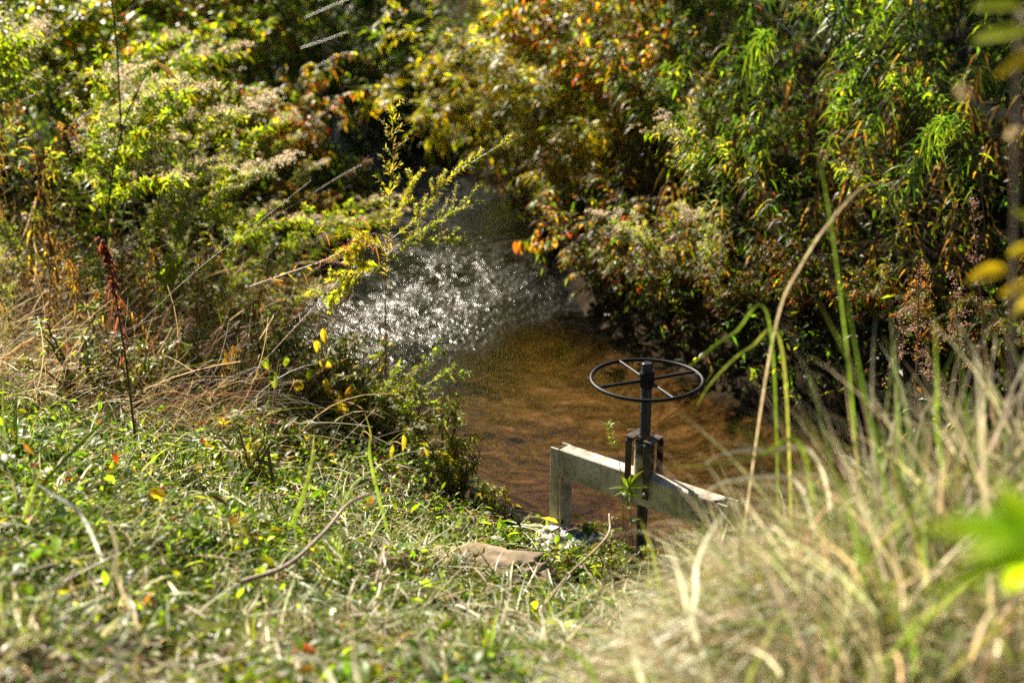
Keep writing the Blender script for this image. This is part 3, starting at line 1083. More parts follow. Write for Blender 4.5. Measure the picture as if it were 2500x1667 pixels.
GOLD = [Proto(goldenrod(rg, 1.35, l, 120, 0.125, 0.019, 0.45, P_GOLD, 1.0, side=14)) for l in (0.25, 0.5, 0.8)]
ASTER = [Proto(goldenrod(rg, 1.25, l, 120, 0.075, 0.010, 0.25, [(3, G3, YG), (3, G2, G3), (2, YG, YE)], 1.4, (0.62, 0.56, 0.47), side=26)) for l in (0.2, 0.6)]
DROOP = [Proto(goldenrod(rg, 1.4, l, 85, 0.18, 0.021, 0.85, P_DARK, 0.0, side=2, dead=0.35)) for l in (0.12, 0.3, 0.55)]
DROOPH = [Proto(goldenrod(rg, 1.35, 0.75, 95, 0.14, 0.018, 0.7, P_DARK + [(2, YG, YE)], 0.9, (0.36, 0.28, 0.10), side=5, dead=0.3))]
WILLOW = [Proto(shrub(rg, 1.9, 0.95, 10, 11, 17, 0.12, 0.025, 'lance', 0.2, P_WILLOW)) for _ in range(2)]
FIRE = [Proto(shrub(rg, 1.9, 0.95, 9, 10, 15, 0.088, 0.035, 'oval', 0.5, P_FIRE)) for _ in range(2)]
ROUND = [Proto(shrub(rg, 1.5, 0.85, 9, 10, 15, 0.085, 0.038, 'oval', 0.25, P_ROUND)) for _ in range(2)]
EDGE = [Proto(shrub(rg, 0.95, 0.8, 11, 8, 11, 0.08, 0.022, 'lance', 0.35, [(4, G1, G2), (3, G2, G3), (2, YG, YE), (1.2, YE, OR_), (1.2, OR_, OR_), (0.5, RD, RD), (3, BR, BR), (2, DK, BR)], low=0.15)) for _ in range(2)]
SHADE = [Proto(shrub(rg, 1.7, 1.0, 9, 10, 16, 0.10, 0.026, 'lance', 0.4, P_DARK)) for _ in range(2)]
BARE = [Proto(shrub(rg, 1.2, 0.9, 9, 7, 3, 0.05, 0.02, 'oval', 0.6, [(1, BR, BR), (1, OR_, RD)], bark=(0.16, 0.13, 0.10), low=0.2))]
WEED = [Proto(shrub(rg, 0.42, 0.26, 7, 6, 9, 0.055, 0.015, 'lance', 0.3, [(4, G2, G3), (3, G3, YG), (2, YG, YE), (1, YE, BR), (0.6, (0.3, 0.12, 0.03), BR)], bark=(0.1, 0.06, 0.035), low=0.1, sub=1)) for _ in range(3)]


DEAD = [Proto(goldenrod(rg, 1.0, l, 60, 0.07, 0.011, 1.2, [(3, BR, DK), (2, (0.22, 0.13, 0.06), BR), (0.8, (0.28, 0.09, 0.035), BR), (0.7, G3, YE)], 0.0, side=9, dead=0.9)) for l in (0.15, 0.45)]


def tuft(rg, n=90, L=0.42, Wd=0.009, pal=None, spread=0.07):
    mb = MB()
    az = rg.uniform(0, 6.28, n)
    r = spread * np.sqrt(rg.random(n))
    P = np.c_[r * np.cos(az), r * np.sin(az), np.full(n, -0.01)]
    a2 = az + rg.normal(0, 0.6, n)
    lean = rg.uniform(0.1, 0.75, n)
    D = np.c_[np.cos(a2) * lean, np.sin(a2) * lean, np.ones(n)]
    c, tp = pick(rg, n, pal or [(4, G2, G3), (4, G3, YG), (1, YG, STR), (1, STR, PALE)])
    leaf_batch(mb, P, D, np.c_[np.cos(a2), np.sin(a2), np.full(n, 0.3)] + 0.3 * sph(rg, n), L * rg.uniform(0.45, 1.15, n), Wd * rg.uniform(0.6, 1.3, n), 'blade', rg.uniform(0.2, 0.9, n), c, tp, 8, 0.3, curl=rg.normal(0, 0.12, n))
    return [('foliage', mb, M_GRASS)]


TUFT = [Proto(tuft(rg)), Proto(tuft(rg, 80, 0.36, 0.010, [(2, G3, YG), (2, STR, PALE), (2, G2, G3), (1, PALE, PALE)]))]

# far bank, from the hollow to the right edge: shrubs behind, tall herbs in front
G_BUSH = 'bushes on the far bank'
G_LEFT = 'bushes behind the left bank'
G_ROD = 'seeding goldenrods on the left bank'
G_STALK = 'leafy stalks on the far bank'


def put(protos, k, name, u, y, label, cat, group=None, sc=1.0, rz=None, tilt=(0, 0)):
    x = px_at(u, y, 1.0)
    if y < 12 and x < -0.9 and name != 'teasel':             # plants by the riffle stay low enough for the sun to reach the water
        s_ = np.linspace(0, 3.2, 65)
        best = 9.0
        for dx in (-0.25, 0.0, 0.25):
            tx, ty = x + dx + 0.649 * s_, y - s_
            ok = (tx > -1.45) & (tx < 0.2) & (ty > 7.9) & (ty < 9.3) & (chan(tx, ty)[0] < 0)
            if ok.any():
                best = min(best, 0.866 * s_[ok].min())
        nat = max(v.co.z for nm, me in protos[k % len(protos)].parts for v in me.vertices)
        sc = max(0.28, min(sc, (best + 0.12 - h1(x, y)) / nat))
    return protos[k % len(protos)].place(name, x, y, label, cat, group, rg.uniform(0, 6.28) if rz is None else rz, sc, tilt=tilt)


for k, (u, y, s, lb) in enumerate([
    (1290, 11.9, 0.95, 'yellow green willow leaved bush leaning over the dark hollow upstream'),
    (1390, 11.1, 0.9, 'yellow willow leaved bush with glossy leaves right of the hollow'),
    (1330, 13.4, 1.0, 'tall yellow willow leaved bush at the top behind the glossy bush'),
    (1400, 10.2, 0.62, 'low lime green willow leaved bush hanging towards the riffle'),
    (1190, 13.8, 1.0, 'shaded willow leaved bush on the right side of the hollow'),
]):
    put(WILLOW, k, 'willow_bush', u, y, lb, 'bush', G_BUSH, s, tilt=(0, (-0.42, -0.38, -0.1, -0.2, -0.3)[k]), rz=0.7 * k)
for k, (u, y, s, lb) in enumerate([
    (1480, 11.4, 0.95, 'bush with many orange leaves beside the yellow willow leaved bushes'),
    (1640, 12.2, 1.0, 'tall bush with red and orange leaves at the top of the far bank'),
    (1570, 10.0, 0.72, 'bush with scattered orange leaves halfway down the far bank'),
    (1840, 12.6, 1.0, 'shaded bush with a few red leaves at the top of the far bank'),
    (2180, 12.0, 1.0, 'dark bush with orange and yellow leaves above the drooping stalks'),
    (2420, 11.2, 1.0, 'dark bush with orange leaves in the upper corner behind the near yellow leaves'),
]):
    put(FIRE, k, 'autumn_bush', u, y, lb, 'bush', G_BUSH, s)
for k, (u, y, s, lb) in enumerate([
    (1430, 9.7, 0.95, 'low tangled bush with dangling orange leaves over the dark water'),
    (1480, 8.8, 0.8, 'low twiggy bush with glinting leaves right above the hand wheel'),
    (1640, 8.3, 0.75, 'low brown and red leaved bush behind the hand wheel'),
    (1330, 10.7, 0.7, 'low shaded bush at the narrow head of the riffle'),
    (1790, 7.9, 0.45, 'low dark bush on the waterline behind the tan arching blades'),
    (1960, 7.6, 0.45, 'low dark bush behind the tall bright green blade'),
    (2140, 7.3, 0.45, 'low dark bush behind the larger rusty seed head'),
    (2320, 7.0, 0.45, 'low dark bush behind the slimmer rusty seed head'),
    (2480, 6.8, 0.45, 'low dark bush behind the near yellow leaves'),
]):
    put(EDGE, k, 'low_bush', u, y, lb, 'bush', 'low bushes along the far waterline', s)
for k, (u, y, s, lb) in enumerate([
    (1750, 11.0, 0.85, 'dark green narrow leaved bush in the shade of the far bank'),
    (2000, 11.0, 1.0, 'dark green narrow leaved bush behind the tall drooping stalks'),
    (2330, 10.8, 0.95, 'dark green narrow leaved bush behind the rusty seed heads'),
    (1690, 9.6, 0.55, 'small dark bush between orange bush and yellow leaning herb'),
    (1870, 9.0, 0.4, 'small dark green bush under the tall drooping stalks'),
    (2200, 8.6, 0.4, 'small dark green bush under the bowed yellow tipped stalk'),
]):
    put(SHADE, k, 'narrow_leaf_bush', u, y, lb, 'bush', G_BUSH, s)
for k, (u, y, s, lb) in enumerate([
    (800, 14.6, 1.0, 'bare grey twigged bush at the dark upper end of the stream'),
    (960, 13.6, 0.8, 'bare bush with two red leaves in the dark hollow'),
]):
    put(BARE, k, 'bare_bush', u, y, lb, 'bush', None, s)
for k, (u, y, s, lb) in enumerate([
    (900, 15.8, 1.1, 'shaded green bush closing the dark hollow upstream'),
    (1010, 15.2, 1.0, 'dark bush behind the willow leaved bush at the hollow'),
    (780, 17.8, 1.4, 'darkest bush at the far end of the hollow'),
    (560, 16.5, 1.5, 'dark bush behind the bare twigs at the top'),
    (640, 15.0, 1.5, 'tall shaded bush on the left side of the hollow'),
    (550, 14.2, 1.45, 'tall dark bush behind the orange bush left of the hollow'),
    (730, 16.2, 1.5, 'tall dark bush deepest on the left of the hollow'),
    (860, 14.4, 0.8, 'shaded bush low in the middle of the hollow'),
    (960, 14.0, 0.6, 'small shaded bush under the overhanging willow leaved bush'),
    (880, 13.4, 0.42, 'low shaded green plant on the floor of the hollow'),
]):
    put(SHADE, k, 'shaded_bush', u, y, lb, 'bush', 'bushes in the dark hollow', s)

stalks = [(1640, 9.0, 0.85), (1725, 9.4, 0.95), (1800, 9.0, 0.95), (1850, 8.5, 0.8), (1905, 9.3, 1.0), (1960, 8.8, 0.9), (2010, 9.4, 0.95),
          (2070, 8.6, 0.9), (2120, 9.1, 0.95), (2180, 8.4, 0.92), (2240, 8.9, 1.0), (2300, 8.2, 0.9), (2350, 8.7, 1.0), (2400, 8.0, 0.95), (2460, 8.5, 1.0),
          (2500, 7.8, 0.9), (2050, 7.9, 0.75), (2220, 7.6, 0.72), (1760, 8.2, 0.6), (1900, 7.9, 0.66), (2130, 7.6, 0.62), (2330, 7.4, 0.65), (1980, 9.9, 1.0), (2280, 9.8, 1.05),
          (1690, 8.6, 0.6), (1830, 7.9, 0.55), (1980, 8.2, 0.7), (2090, 8.1, 0.7), (2280, 7.9, 0.8), (2420, 7.4, 0.75), (2520, 7.1, 0.7), (1600, 9.6, 0.8)]
SHARED_STALK = 'tall dark green leafy stalk with drooping narrow leaves on the shaded far bank'
for k, (u, y, s) in enumerate(stalks):
    put(DROOP, k, 'leafy_stalk', u, y, SHARED_STALK, 'tall herb', G_STALK, s * rg.uniform(1.0, 1.22))
for k, (u, y, s, rz, lb) in enumerate([
    (2230, 8.6, 1.0, R(172), 'leafy stalk bowed to the left with a yellow tip among the dark drooping stalks'),
    (1990, 7.6, 0.9, R(165), 'long yellowing stalk leaning low over the water behind the hand wheel'),
    (2260, 7.2, 0.7, R(120), 'short stalk with a yellow feathery top behind the rusty seed heads'),
]):
    put(DROOPH, k, 'bowed_herb', u, y, lb, 'tall herb', None, s, rz)
for k, (u, y, s, rz, lb) in enumerate([
    (1770, 8.0, 0.9, R(170), 'sunlit yellow green herb with a beige plume above the hand wheel'),
    (1690, 7.85, 0.75, R(150), 'fine leaved yellow herb drooping to the water right of the hand wheel'),
    (1780, 7.7, 0.7, R(200), 'small golden fine leaved herb between the plume and the tall grass'),
]):
    put(ASTER if k else GOLD, k, 'yellow_herb', u, y, lb, 'herb', 'sunlit herbs above the hand wheel', s, rz)

# left bank: goldenrods and asters gone to seed in front of round-leaved bushes
for k, (u, y, s, lb) in enumerate([
    (330, 10.4, 1.05, 'round leaved green bush behind the frothy seed heads'),
    (510, 10.9, 1.1, 'bright round leaved bush with shining leaves at the top left of the stream'),
    (150, 11.2, 1.15, 'round leaved bush at the upper left behind brown stems'),
    (20, 10.6, 1.15, 'olive round leaved bush at the far left behind fluffy heads'),
    (540, 12.3, 1.0, 'round leaved bush with orange sprays next to the dark hollow'),
    (420, 13.2, 1.25, 'tall round leaved bush furthest back on the left'),
    (180, 13.6, 1.25, 'tall olive bush at the very back of the left bank'),
]):
    put(ROUND, k, 'round_leaf_bush', u, y, lb, 'bush', G_LEFT, s)
for k, (u, y, s, lb) in enumerate([
    (690, 10.9, 0.62, 'small orange leaved bush above the stream on the left bank'),
    (745, 9.9, 0.42, 'small yellow and orange bush by the water behind the teasel'),
    (570, 13.4, 0.9, 'orange leaved bush at the top beside the dark hollow'),
]):
    put(FIRE, k, 'orange_bush', u, y, lb, 'bush', G_LEFT, s)
for k, (u, y, s, rz, lb) in enumerate([
    (600, 8.9, 0.62, R(15), 'goldenrod with a drooping beige plume over the water, nearest the teasel'),
    (580, 10.2, 1.05, R(20), 'tall goldenrod with a brown plume against the dark hollow'),
    (490, 9.3, 1.0, R(10), 'goldenrod bending towards the stream behind the long arching stalk'),
    (400, 9.2, 1.15, R(30), 'upright goldenrod in the middle of the left bank'),
    (520, 8.5, 0.66, R(10), 'short lime green goldenrod hanging over the left waterline'),
    (430, 8.2, 0.75, R(-10), 'leafy goldenrod without much plume at the foot of the left bank'),
    (30, 8.9, 1.15, R(60), 'goldenrod with a grey frothy head in the upper left corner'),
    (150, 9.3, 1.2, R(40), 'tall brown headed goldenrod near the upper left corner'),
    (-20, 8.0, 0.95, R(20), 'goldenrod with wilted brown leaves at the left edge'),
    (690, 9.9, 0.7, R(10), 'goldenrod at the water with a small brown head below the hollow'),
    (280, 7.9, 0.9, R(30), 'goldenrod with long yellow leaves below the frothy white heads'),
    (130, 8.0, 0.95, R(-30), 'goldenrod with brown lower leaves among the stems at the left'),
]):
    put(GOLD, k, 'goldenrod', u, y, lb, 'goldenrod', G_ROD, s, rz)
for k, (u, y, s, rz, lb) in enumerate([
    (270, 8.2, 1.2, R(15), 'frothy white headed aster in the centre of the left bank'),
    (350, 8.0, 1.05, R(5), 'frothy aster right of the thin dark stalk with the dead leaf'),
    (190, 8.3, 1.15, R(60), 'frothy pale aster by the yellow spotted leaf'),
    (640, 10.0, 0.95, R(15), 'fine leaved aster with a beige top beside the orange bush'),
    (650, 8.9, 0.6, R(5), 'bushy lime green aster overhanging the stream behind the smartweed'),
    (80, 8.6, 1.1, R(30), 'fine leaved aster among brown stems near the left edge'),
]):
    put(ASTER, k, 'white_aster', u, y, lb, 'aster', 'asters gone to seed on the left bank', s, rz)

# trees beyond the stream that shade the far bank (their trunks stand behind the bushes)


def tree(name, x, y, h, r, seed, label):
    g_ = np.random.default_rng(seed)
    st, fo = MB(), MB()
    path = bez((0, 0, -0.1), (0.1, 0.05, h * 0.5), (g_.normal(0, 0.3), g_.normal(0, 0.3), h), 14)
    tube(st, path, 0.13, 0.03, (0.08, 0.06, 0.045), (0.12, 0.09, 0.06), 9)
    for k in range(26):
        t = g_.uniform(0.42, 0.98)
        p = lerp_path(path, np.array([t]))[0]
        az = k * 2.4
        L = r * g_.uniform(0.6, 1.1) * (1.25 - 0.7 * t)
        e = p + np.array([math.cos(az) * L, math.sin(az) * L, L * g_.uniform(0.1, 0.6)])
        bp = bez(p, (p + e) / 2 + (0, 0, 0.15 * L), e, 9)
        tube(st, bp, 0.03, 0.006, (0.09, 0.07, 0.05), None, 5)
        n = 420
        tt = g_.uniform(0.25, 1, n)
        P = lerp_path(bp, tt) + g_.normal(0, 0.2, (n, 3)) * (0.4 + 0.8 * tt[:, None])
        c, tp = pick(g_, n, P_ROUND)
        leaf_batch(fo, P, sph(g_, n), np.array([0, 0, 1.0]) + 0.6 * sph(g_, n), g_.uniform(0.06, 0.11, n), g_.uniform(0.035, 0.06, n), 'oval', 0.3, c, tp, 2, 0.2)
    o = empty(name, (x, y, h1(x, y)), label, 'tree')
    st.build('trunk', M_STEM, o)
    fo.build('crown', M_LEAF, o)
    return o


for k, (u, y, s, rz, lb) in enumerate([
    (-60, 8.3, 1.2, R(30), 'tall weed at the far left edge under the frothy head'),
    (60, 7.9, 1.15, R(10), 'tall yellow leaved weed second from the left edge'),
    (180, 7.8, 1.0, R(60), 'tall leafy weed left of the thin dark leaning stalk'),
    (240, 8.5, 1.2, R(-20), 'tall weed with a beige top above the thin dark leaning stalk'),
    (390, 7.9, 0.95, R(20), 'bright lime weed right of the thin dark leaning stalk'),
    (460, 8.0, 0.85, R(0), 'bright lime weed bending right in the middle of the left mass'),
    (530, 8.1, 0.72, R(10), 'lime weed bending right towards the teasel'),
    (590, 8.3, 0.60, R(5), 'low lime weed leaning out over the left edge of the water'),
    (690, 8.75, 0.66, R(5), 'lime goldenrod arching over the water below the teasel'),
    (705, 8.9, 0.62, R(-12), 'lime goldenrod arching over the water with its plume at the dark hollow'),
    (640, 8.61, 0.72, R(15), 'lime goldenrod arching right between the smartweed and the teasel'),
    (120, 8.7, 1.25, R(45), 'tall brown topped weed near the upper left corner'),
    (320, 8.8, 1.15, R(25), 'tall weed standing behind the frothy white aster'),
    (440, 8.6, 1.0, R(35), 'tall weed right behind the bright lime weeds'),
]):
    x = px_at(u, y, 1.0)
    ((GOLD + ASTER)[(k * 2) % 5] if y < 8.6 or k < 8 or s > 0.8 else GOLD[2]).place('tall_weed', x, y, lb, 'tall weed', 'tall sunlit weeds of the left bank', rz, s)
for k, (u, y, s, rz, lb) in enumerate([
    (-20, 7.9, 1.35, 0.3, 'dead brown stalk at the left edge of the picture, tallest of the dead ones'), (60, 8.1, 1.3, 1.0, 'dead brown stalk next to the tallest dead one at the left'),
    (130, 7.8, 1.1, 2.0, 'dead brown stalk in front of the tall yellow leaved weed'), (30, 7.2, 0.9, 4.0, 'dead brown stalk in the dead grass at the left edge'),
    (110, 7.0, 0.8, 0.5, 'dead brown stalk left of the rusty dock'), (190, 7.2, 0.85, 5.0, 'dead brown stalk just left of the rusty dock top'),
    (330, 7.2, 0.8, 0.1, 'dead brown stalk right of the rusty dock'), (400, 7.0, 0.7, 3.6, 'dead brown stalk in the middle of the dead grass'),
    (470, 7.3, 0.75, 1.0, 'dead brown stalk below the bright lime weeds'), (540, 7.2, 0.7, 0.0, 'dead brown stalk left of the smartweed'),
    (600, 7.4, 0.6, 0.4, 'dead brown stalk at the root of the smartweed'), (660, 7.6, 0.5, 0.2, 'short dead stalk at the left edge of the bright riffle'),
    (270, 6.8, 0.6, 2.4, 'short dead stalk in front of the rusty dock'), (520, 6.7, 0.5, 5.5, 'short dead stalk above the straw stem'),
]):
    DEAD[k % 2].place('dead_weed', px_at(u, y, 0.6), y, lb, 'dead weed', 'dead stalks among the dead grass', rz, s)
for k, (u, v, s, lb) in enumerate([
    (40, 900, 0.5, 'small green aster at the left edge above the grass tufts'), (140, 860, 0.55, 'small green aster left of the large orange red dead leaf'),
    (260, 850, 0.5, 'small green aster behind the lower rusty dock stem'), (390, 860, 0.6, 'small green aster in the middle of the dead grass'),
    (470, 800, 0.6, 'small green aster behind the straw stem'), (560, 800, 0.6, 'small green aster at the right end of the dead grass'),
    (620, 790, 0.55, 'small green aster at the very edge of the bright riffle'), (90, 780, 0.6, 'small green aster under the dead brown stalks at the left edge'),
    (340, 780, 0.6, 'small green aster right of the rusty dock in the dead grass'), (680, 880, 0.5, 'small green aster half hiding the bright riffle'),
]):
    g_ = ground(u, v)
    (ASTER + GOLD)[k % 4].place('small_aster', g_[0], g_[1], lb, 'aster', 'small asters in the dead grass', rg.uniform(0, 6.28), s)
for k, (u, v, s, lb) in enumerate([
    (670, 930, 0.9, 'taller weed sprig against the left part of the bright riffle'), (745, 960, 0.95, 'taller weed sprig below the yellowing vine'),
    (815, 1000, 0.95, 'taller weed sprig between yellowing vine and tall thin weed'), (885, 1030, 0.9, 'taller weed sprig touching the foot of the tall thin weed'),
    (960, 1070, 0.8, 'taller weed sprig right of the tall thin weed'), (1080, 1160, 0.9, 'weed sprig under the ragged yellow vine'),
]):
    g_ = ground(u, v)
    WEED[k % 3].place('weed_sprig', g_[0], g_[1], lb, 'weed', 'weed sprigs along the bank edge', rg.uniform(0, 6.28), s)
for k, (u, v, s, lb) in enumerate([
    (630, 870, 0.9, 'small weed at the bank edge left of the yellowing vine'), (700, 960, 1.0, 'small leafy weed under the yellowing vine'),
    (770, 985, 0.95, 'small leafy weed at the bank edge below the broad vine leaves'), (850, 1010, 1.0, 'small green weed left of the tall thin weed'),
    (900, 1060, 0.8, 'small weed at the foot of the tall thin weed'), (1000, 1090, 0.8, 'small weed between the tall thin weed and the ragged yellow vine'),
    (1120, 1200, 0.55, 'small weed at the bank edge beside the ragged yellow vine'), (1190, 1265, 0.5, 'small weed left of the white sack'),
    (560, 850, 1.0, 'small weed in the dead grass above the straw stem'), (480, 930, 0.9, 'small weed between dead grass and green cover'),
    (1465, 1345, 0.42, 'small dark weed below the white sack by the twig'), (1500, 1440, 0.6, 'dark leafy weed at the foot of the gate screw'),
    (1610, 1420, 0.6, 'dark leafy weed under the right part of the gate beam'), (1700, 1370, 0.6, 'dark weed by the right gate upright'),
    (330, 1010, 1.0, 'small weed by the foot of the rusty dock stalk'), (200, 980, 1.1, 'small weed under the large orange red dead leaf'),
    (1390, 1400, 0.35, 'small weed above the flat tan rock'), (620, 1180, 0.8, 'small weed by the broken stick'),
]):
    g_ = ground(u, v)
    WEED[k % 3].place('small_weed', g_[0], g_[1], lb, 'weed', 'small weeds on the near bank', rg.uniform(0, 6.28), s)
for k, (u, v, s, lb) in enumerate([
    (30, 1130, 1.0, 'green grass tuft at the left edge by the broad bright blade'), (140, 1200, 0.9, 'green grass tuft below the broad bright blade'),
    (30, 1290, 0.9, 'dark grass tuft at the left edge in the shaded patch'), (560, 1330, 0.7, 'grass tuft in the middle of the near ground cover'),
    (820, 1400, 0.7, 'grass tuft left of the flat tan rock'), (260, 1480, 0.75, 'grass tuft behind the short broad white blade'),
    (1380, 1560, 0.8, 'grass tuft below the flat tan rock'), (1540, 1500, 0.9, 'grass tuft in front of the gate screw'),
    (1660, 1430, 0.9, 'grass tuft in front of the right gate upright'), (980, 1250, 0.6, 'short grass tuft at the bank edge by the ragged vine'),
    (430, 1180, 0.7, 'grass tuft between rusty dock and broken stick'), (640, 1590, 0.7, 'grass tuft near the orange red leaf at the bottom'),
    (1180, 1620, 0.8, 'grass tuft beside the brown leaf clump'), (60, 1560, 0.8, 'grass tuft in the lower left corner'),
]):
    g_ = ground(u, v)
    TUFT[k % 2].place('grass_tuft', g_[0], g_[1], lb, 'grass tuft', 'grass tufts on the near bank', rg.uniform(0, 6.28), s)

tree('field_tree', -2.7, 17.6, 10.0, 2.6, 31, 'tree beyond the dark hollow whose crown shades the far bank')
tree('field_tree', -1.2, 20.5, 10.5, 2.8, 32, 'taller tree behind the far bushes right of the hollow')
# ------------------------------------------------------------------ single plants, blades, twigs and leaves one can point at
rg = np.random.default_rng(77)


def W3(pts, smooth=14):
    """world path through (u, v, y) marks, resampled"""
    p = np.array([at(*q) for q in pts])
    if len(p) == 2:
        p = np.vstack([p[0], (p[0] + p[1]) / 2, p[1]])
    d = _dense(p, 8)
    return np.vstack([d, p[-1]])


class Sprig:
    """a plant made of marks in the world: stems and leaves gathered per part, rooted at its base"""

    def __init__(self, name, base, label, cat, group=None):
        self.b = np.array(base, float)
        self.o = empty(name, self.b, label, cat, group)
        self.mb = {}

    def part(self, nm):
        return self.mb.setdefault(nm, MB())

    def done(self, mats=None):
        for nm, mb in self.mb.items():
            if mb.n == 0:
                continue
            mb.v = [v - self.b for v in mb.v]
            mb.build(nm, (mats or {}).get(nm, M_STEM if nm in ('stem', 'twig') else M_LEAF), self.o)
        return self.o


def leaves_along(mb, path, n, t0, t1, L, Wd, pal, droop=0.3, prof='lance', ascend=0.7, seg=4, fold=0.25, jit=0.2, pw=1.0):
    t = np.sort(rg.uniform(t0, t1, n) ** pw) if n > 8 else np.linspace(t0, t1, n)
    P = lerp_path(path, t)
    T = tan_path(path, t)
    ph = np.arange(n) * 2.4 + rg.uniform(0, 6)
    a = unit(np.cross(T, np.array([0.2, 0.3, 0.93])))
    b = np.cross(T, a)
    rad = a * np.cos(ph)[:, None] + b * np.sin(ph)[:, None]
    D = rad + T * ascend + jit * sph(rg, n)
    c, tp = pick(rg, n, pal)
    leaf_batch(mb, P, D, T + 0.4 * sph(rg, n), L * rg.uniform(0.6, 1.25, n), Wd * rg.uniform(0.7, 1.3, n), prof, droop * rg.uniform(0.3, 1.7, n), c, tp, seg, fold)


def fluff_along(mb, path, n, t0, t1, r, pal, s=1.0):
    P = lerp_path(path, rg.uniform(t0, t1, n)) + rg.normal(0, r, (n, 3))
    c, tp = pick(rg, n, pal)
    leaf_batch(mb, P, sph(rg, n) + np.array([0, 0, 0.5]), sph(rg, n), s * rg.uniform(0.006, 0.013, n), s * rg.uniform(0.003, 0.006, n), 'oval', 0.1, c, tp, 2)


RED_ST, TAN_ST, DARK_ST = (0.13, 0.045, 0.025), (0.3, 0.2, 0.12), (0.03, 0.02, 0.016)
P_WEED = [(4, (0.28, 0.30, 0.025), (0.4, 0.32, 0.03)), (3, (0.2, 0.27, 0.022), YG), (2, (0.42, 0.32, 0.06), (0.35, 0.2, 0.06)), (0.6, G2, G3)]

# tall thin weed in front of the riffle
p0 = W3([(942, 1015, 6.95), (942, 800, 6.97), (941, 660, 7.0), (950, 500, 7.0), (960, 380, 7.0), (958, 238, 7.0)])
S = Sprig('thin_weed', p0[0], 'tall thin weed with a red stem and narrow leaves standing before the glittering riffle', 'weed')
tube(S.part('stem'), p0, 0.0042, 0.0014, RED_ST, (0.2, 0.1, 0.04), 6)
leaves_along(S.part('foliage'), p0, 40, 0.60, 1.0, 0.06, 0.007, P_WEED, 0.1, ascend=1.3)
leaves_along(S.part('foliage'), p0, 80, 0.38, 0.64, 0.055, 0.008, P_WEED, 0.3, ascend=0.7)
leaves_along(S.part('foliage'), p0, 16, 0.16, 0.40, 0.05, 0.005, [(1, BR, DK), (1, (0.2, 0.09, 0.05), BR)], 1.0, ascend=0.1)
for k in range(22):                                    # short leafy side shoots on the upper stem
    t = 0.60 + 0.38 * k / 22
    p = lerp_path(p0, np.array([t]))[0]
    az = k * 2.4
    e = p + np.array([math.cos(az), 0.7 * math.sin(az), 0.75]) * rg.uniform(0.05, 0.10) * (1.35 - 0.7 * t)
    bp = bez(p, (p + e) / 2 - (0, 0, 0.012), e, 6)
    tube(S.part('stem'), bp, 0.0013, 0.0008, (0.25, 0.16, 0.06), None, 3)
    leaves_along(S.part('foliage'), bp, 7, 0.3, 1.0, 0.03, 0.004, P_WEED, 0.1, ascend=1.0)
    fluff_along(S.part('seed_head'), bp, 10, 0.85, 1.05, 0.005, [(1, (0.3, 0.22, 0.12), FLUFF)])


def plume(S, pts, n, L, Wd, pal, fl, nb=9, bl=0.1):
    p = W3(pts)
    tube(S.part('stem'), p, 0.0028, 0.001, (0.3, 0.17, 0.09), (0.3, 0.2, 0.1), 4)
    leaves_along(S.part('foliage'), p, n, 0.1, 1, L, Wd, pal, 0.2, ascend=0.9)
    for k in range(nb):
        t = 0.25 + 0.72 * (k + rg.random()) / nb
        a = lerp_path(p, np.array([t]))[0]
        T = tan_path(p, np.array([t]))[0]
        e = a + unit(T + 0.8 * sph(rg, 1)[0] + np.array([0, 0, 0.25])) * bl * rg.uniform(0.6, 1.3)
        b = bez(a, (a + e) / 2 + (0, 0, 0.01), e, 6)
        tube(S.part('stem'), b, 0.0014, 0.0008, (0.3, 0.2, 0.1), None, 3)
        leaves_along(S.part('foliage'), b, int(n * 0.35), 0.1, 1, L * 0.5, Wd * 0.75, pal, 0.15, ascend=0.9)
        fluff_along(S.part('seed_head'), b, fl, 0.5, 1.1, 0.007, [(2, (0.36, 0.29, 0.2), FLUFF), (1, (0.22, 0.2, 0.07), FLUFF)])
    return p


plume(S, [(948, 590, 7.0), (1020, 530, 7.05), (1090, 440, 7.1), (1235, 345, 7.15)], 90, 0.045, 0.008, P_WEED, 34, 16, 0.11)
plume(S, [(948, 610, 7.0), (1040, 560, 6.95), (1150, 490, 6.95)], 80, 0.035, 0.007, P_GOLD, 40, 18, 0.12)
plume(S, [(945, 640, 7.0), (1020, 590, 6.9), (1130, 590, 6.9)], 70, 0.035, 0.007, P_GOLD, 30, 16, 0.1)
plume(S, [(944, 650, 7.0), (880, 660, 6.9), (800, 740, 6.85)], 90, 0.055, 0.010, P_WEED, 8, 16, 0.11)
plume(S, [(944, 600, 7.0), (890, 590, 6.95), (850, 620, 6.9)], 80, 0.055, 0.010, P_WEED, 6, 14, 0.1)
plume(S, [(946, 560, 7.0), (985, 500, 7.0), (1010, 430, 7.0)], 70, 0.05, 0.009, P_WEED, 16, 12, 0.08)
S.done({'seed_head': M_DRY})

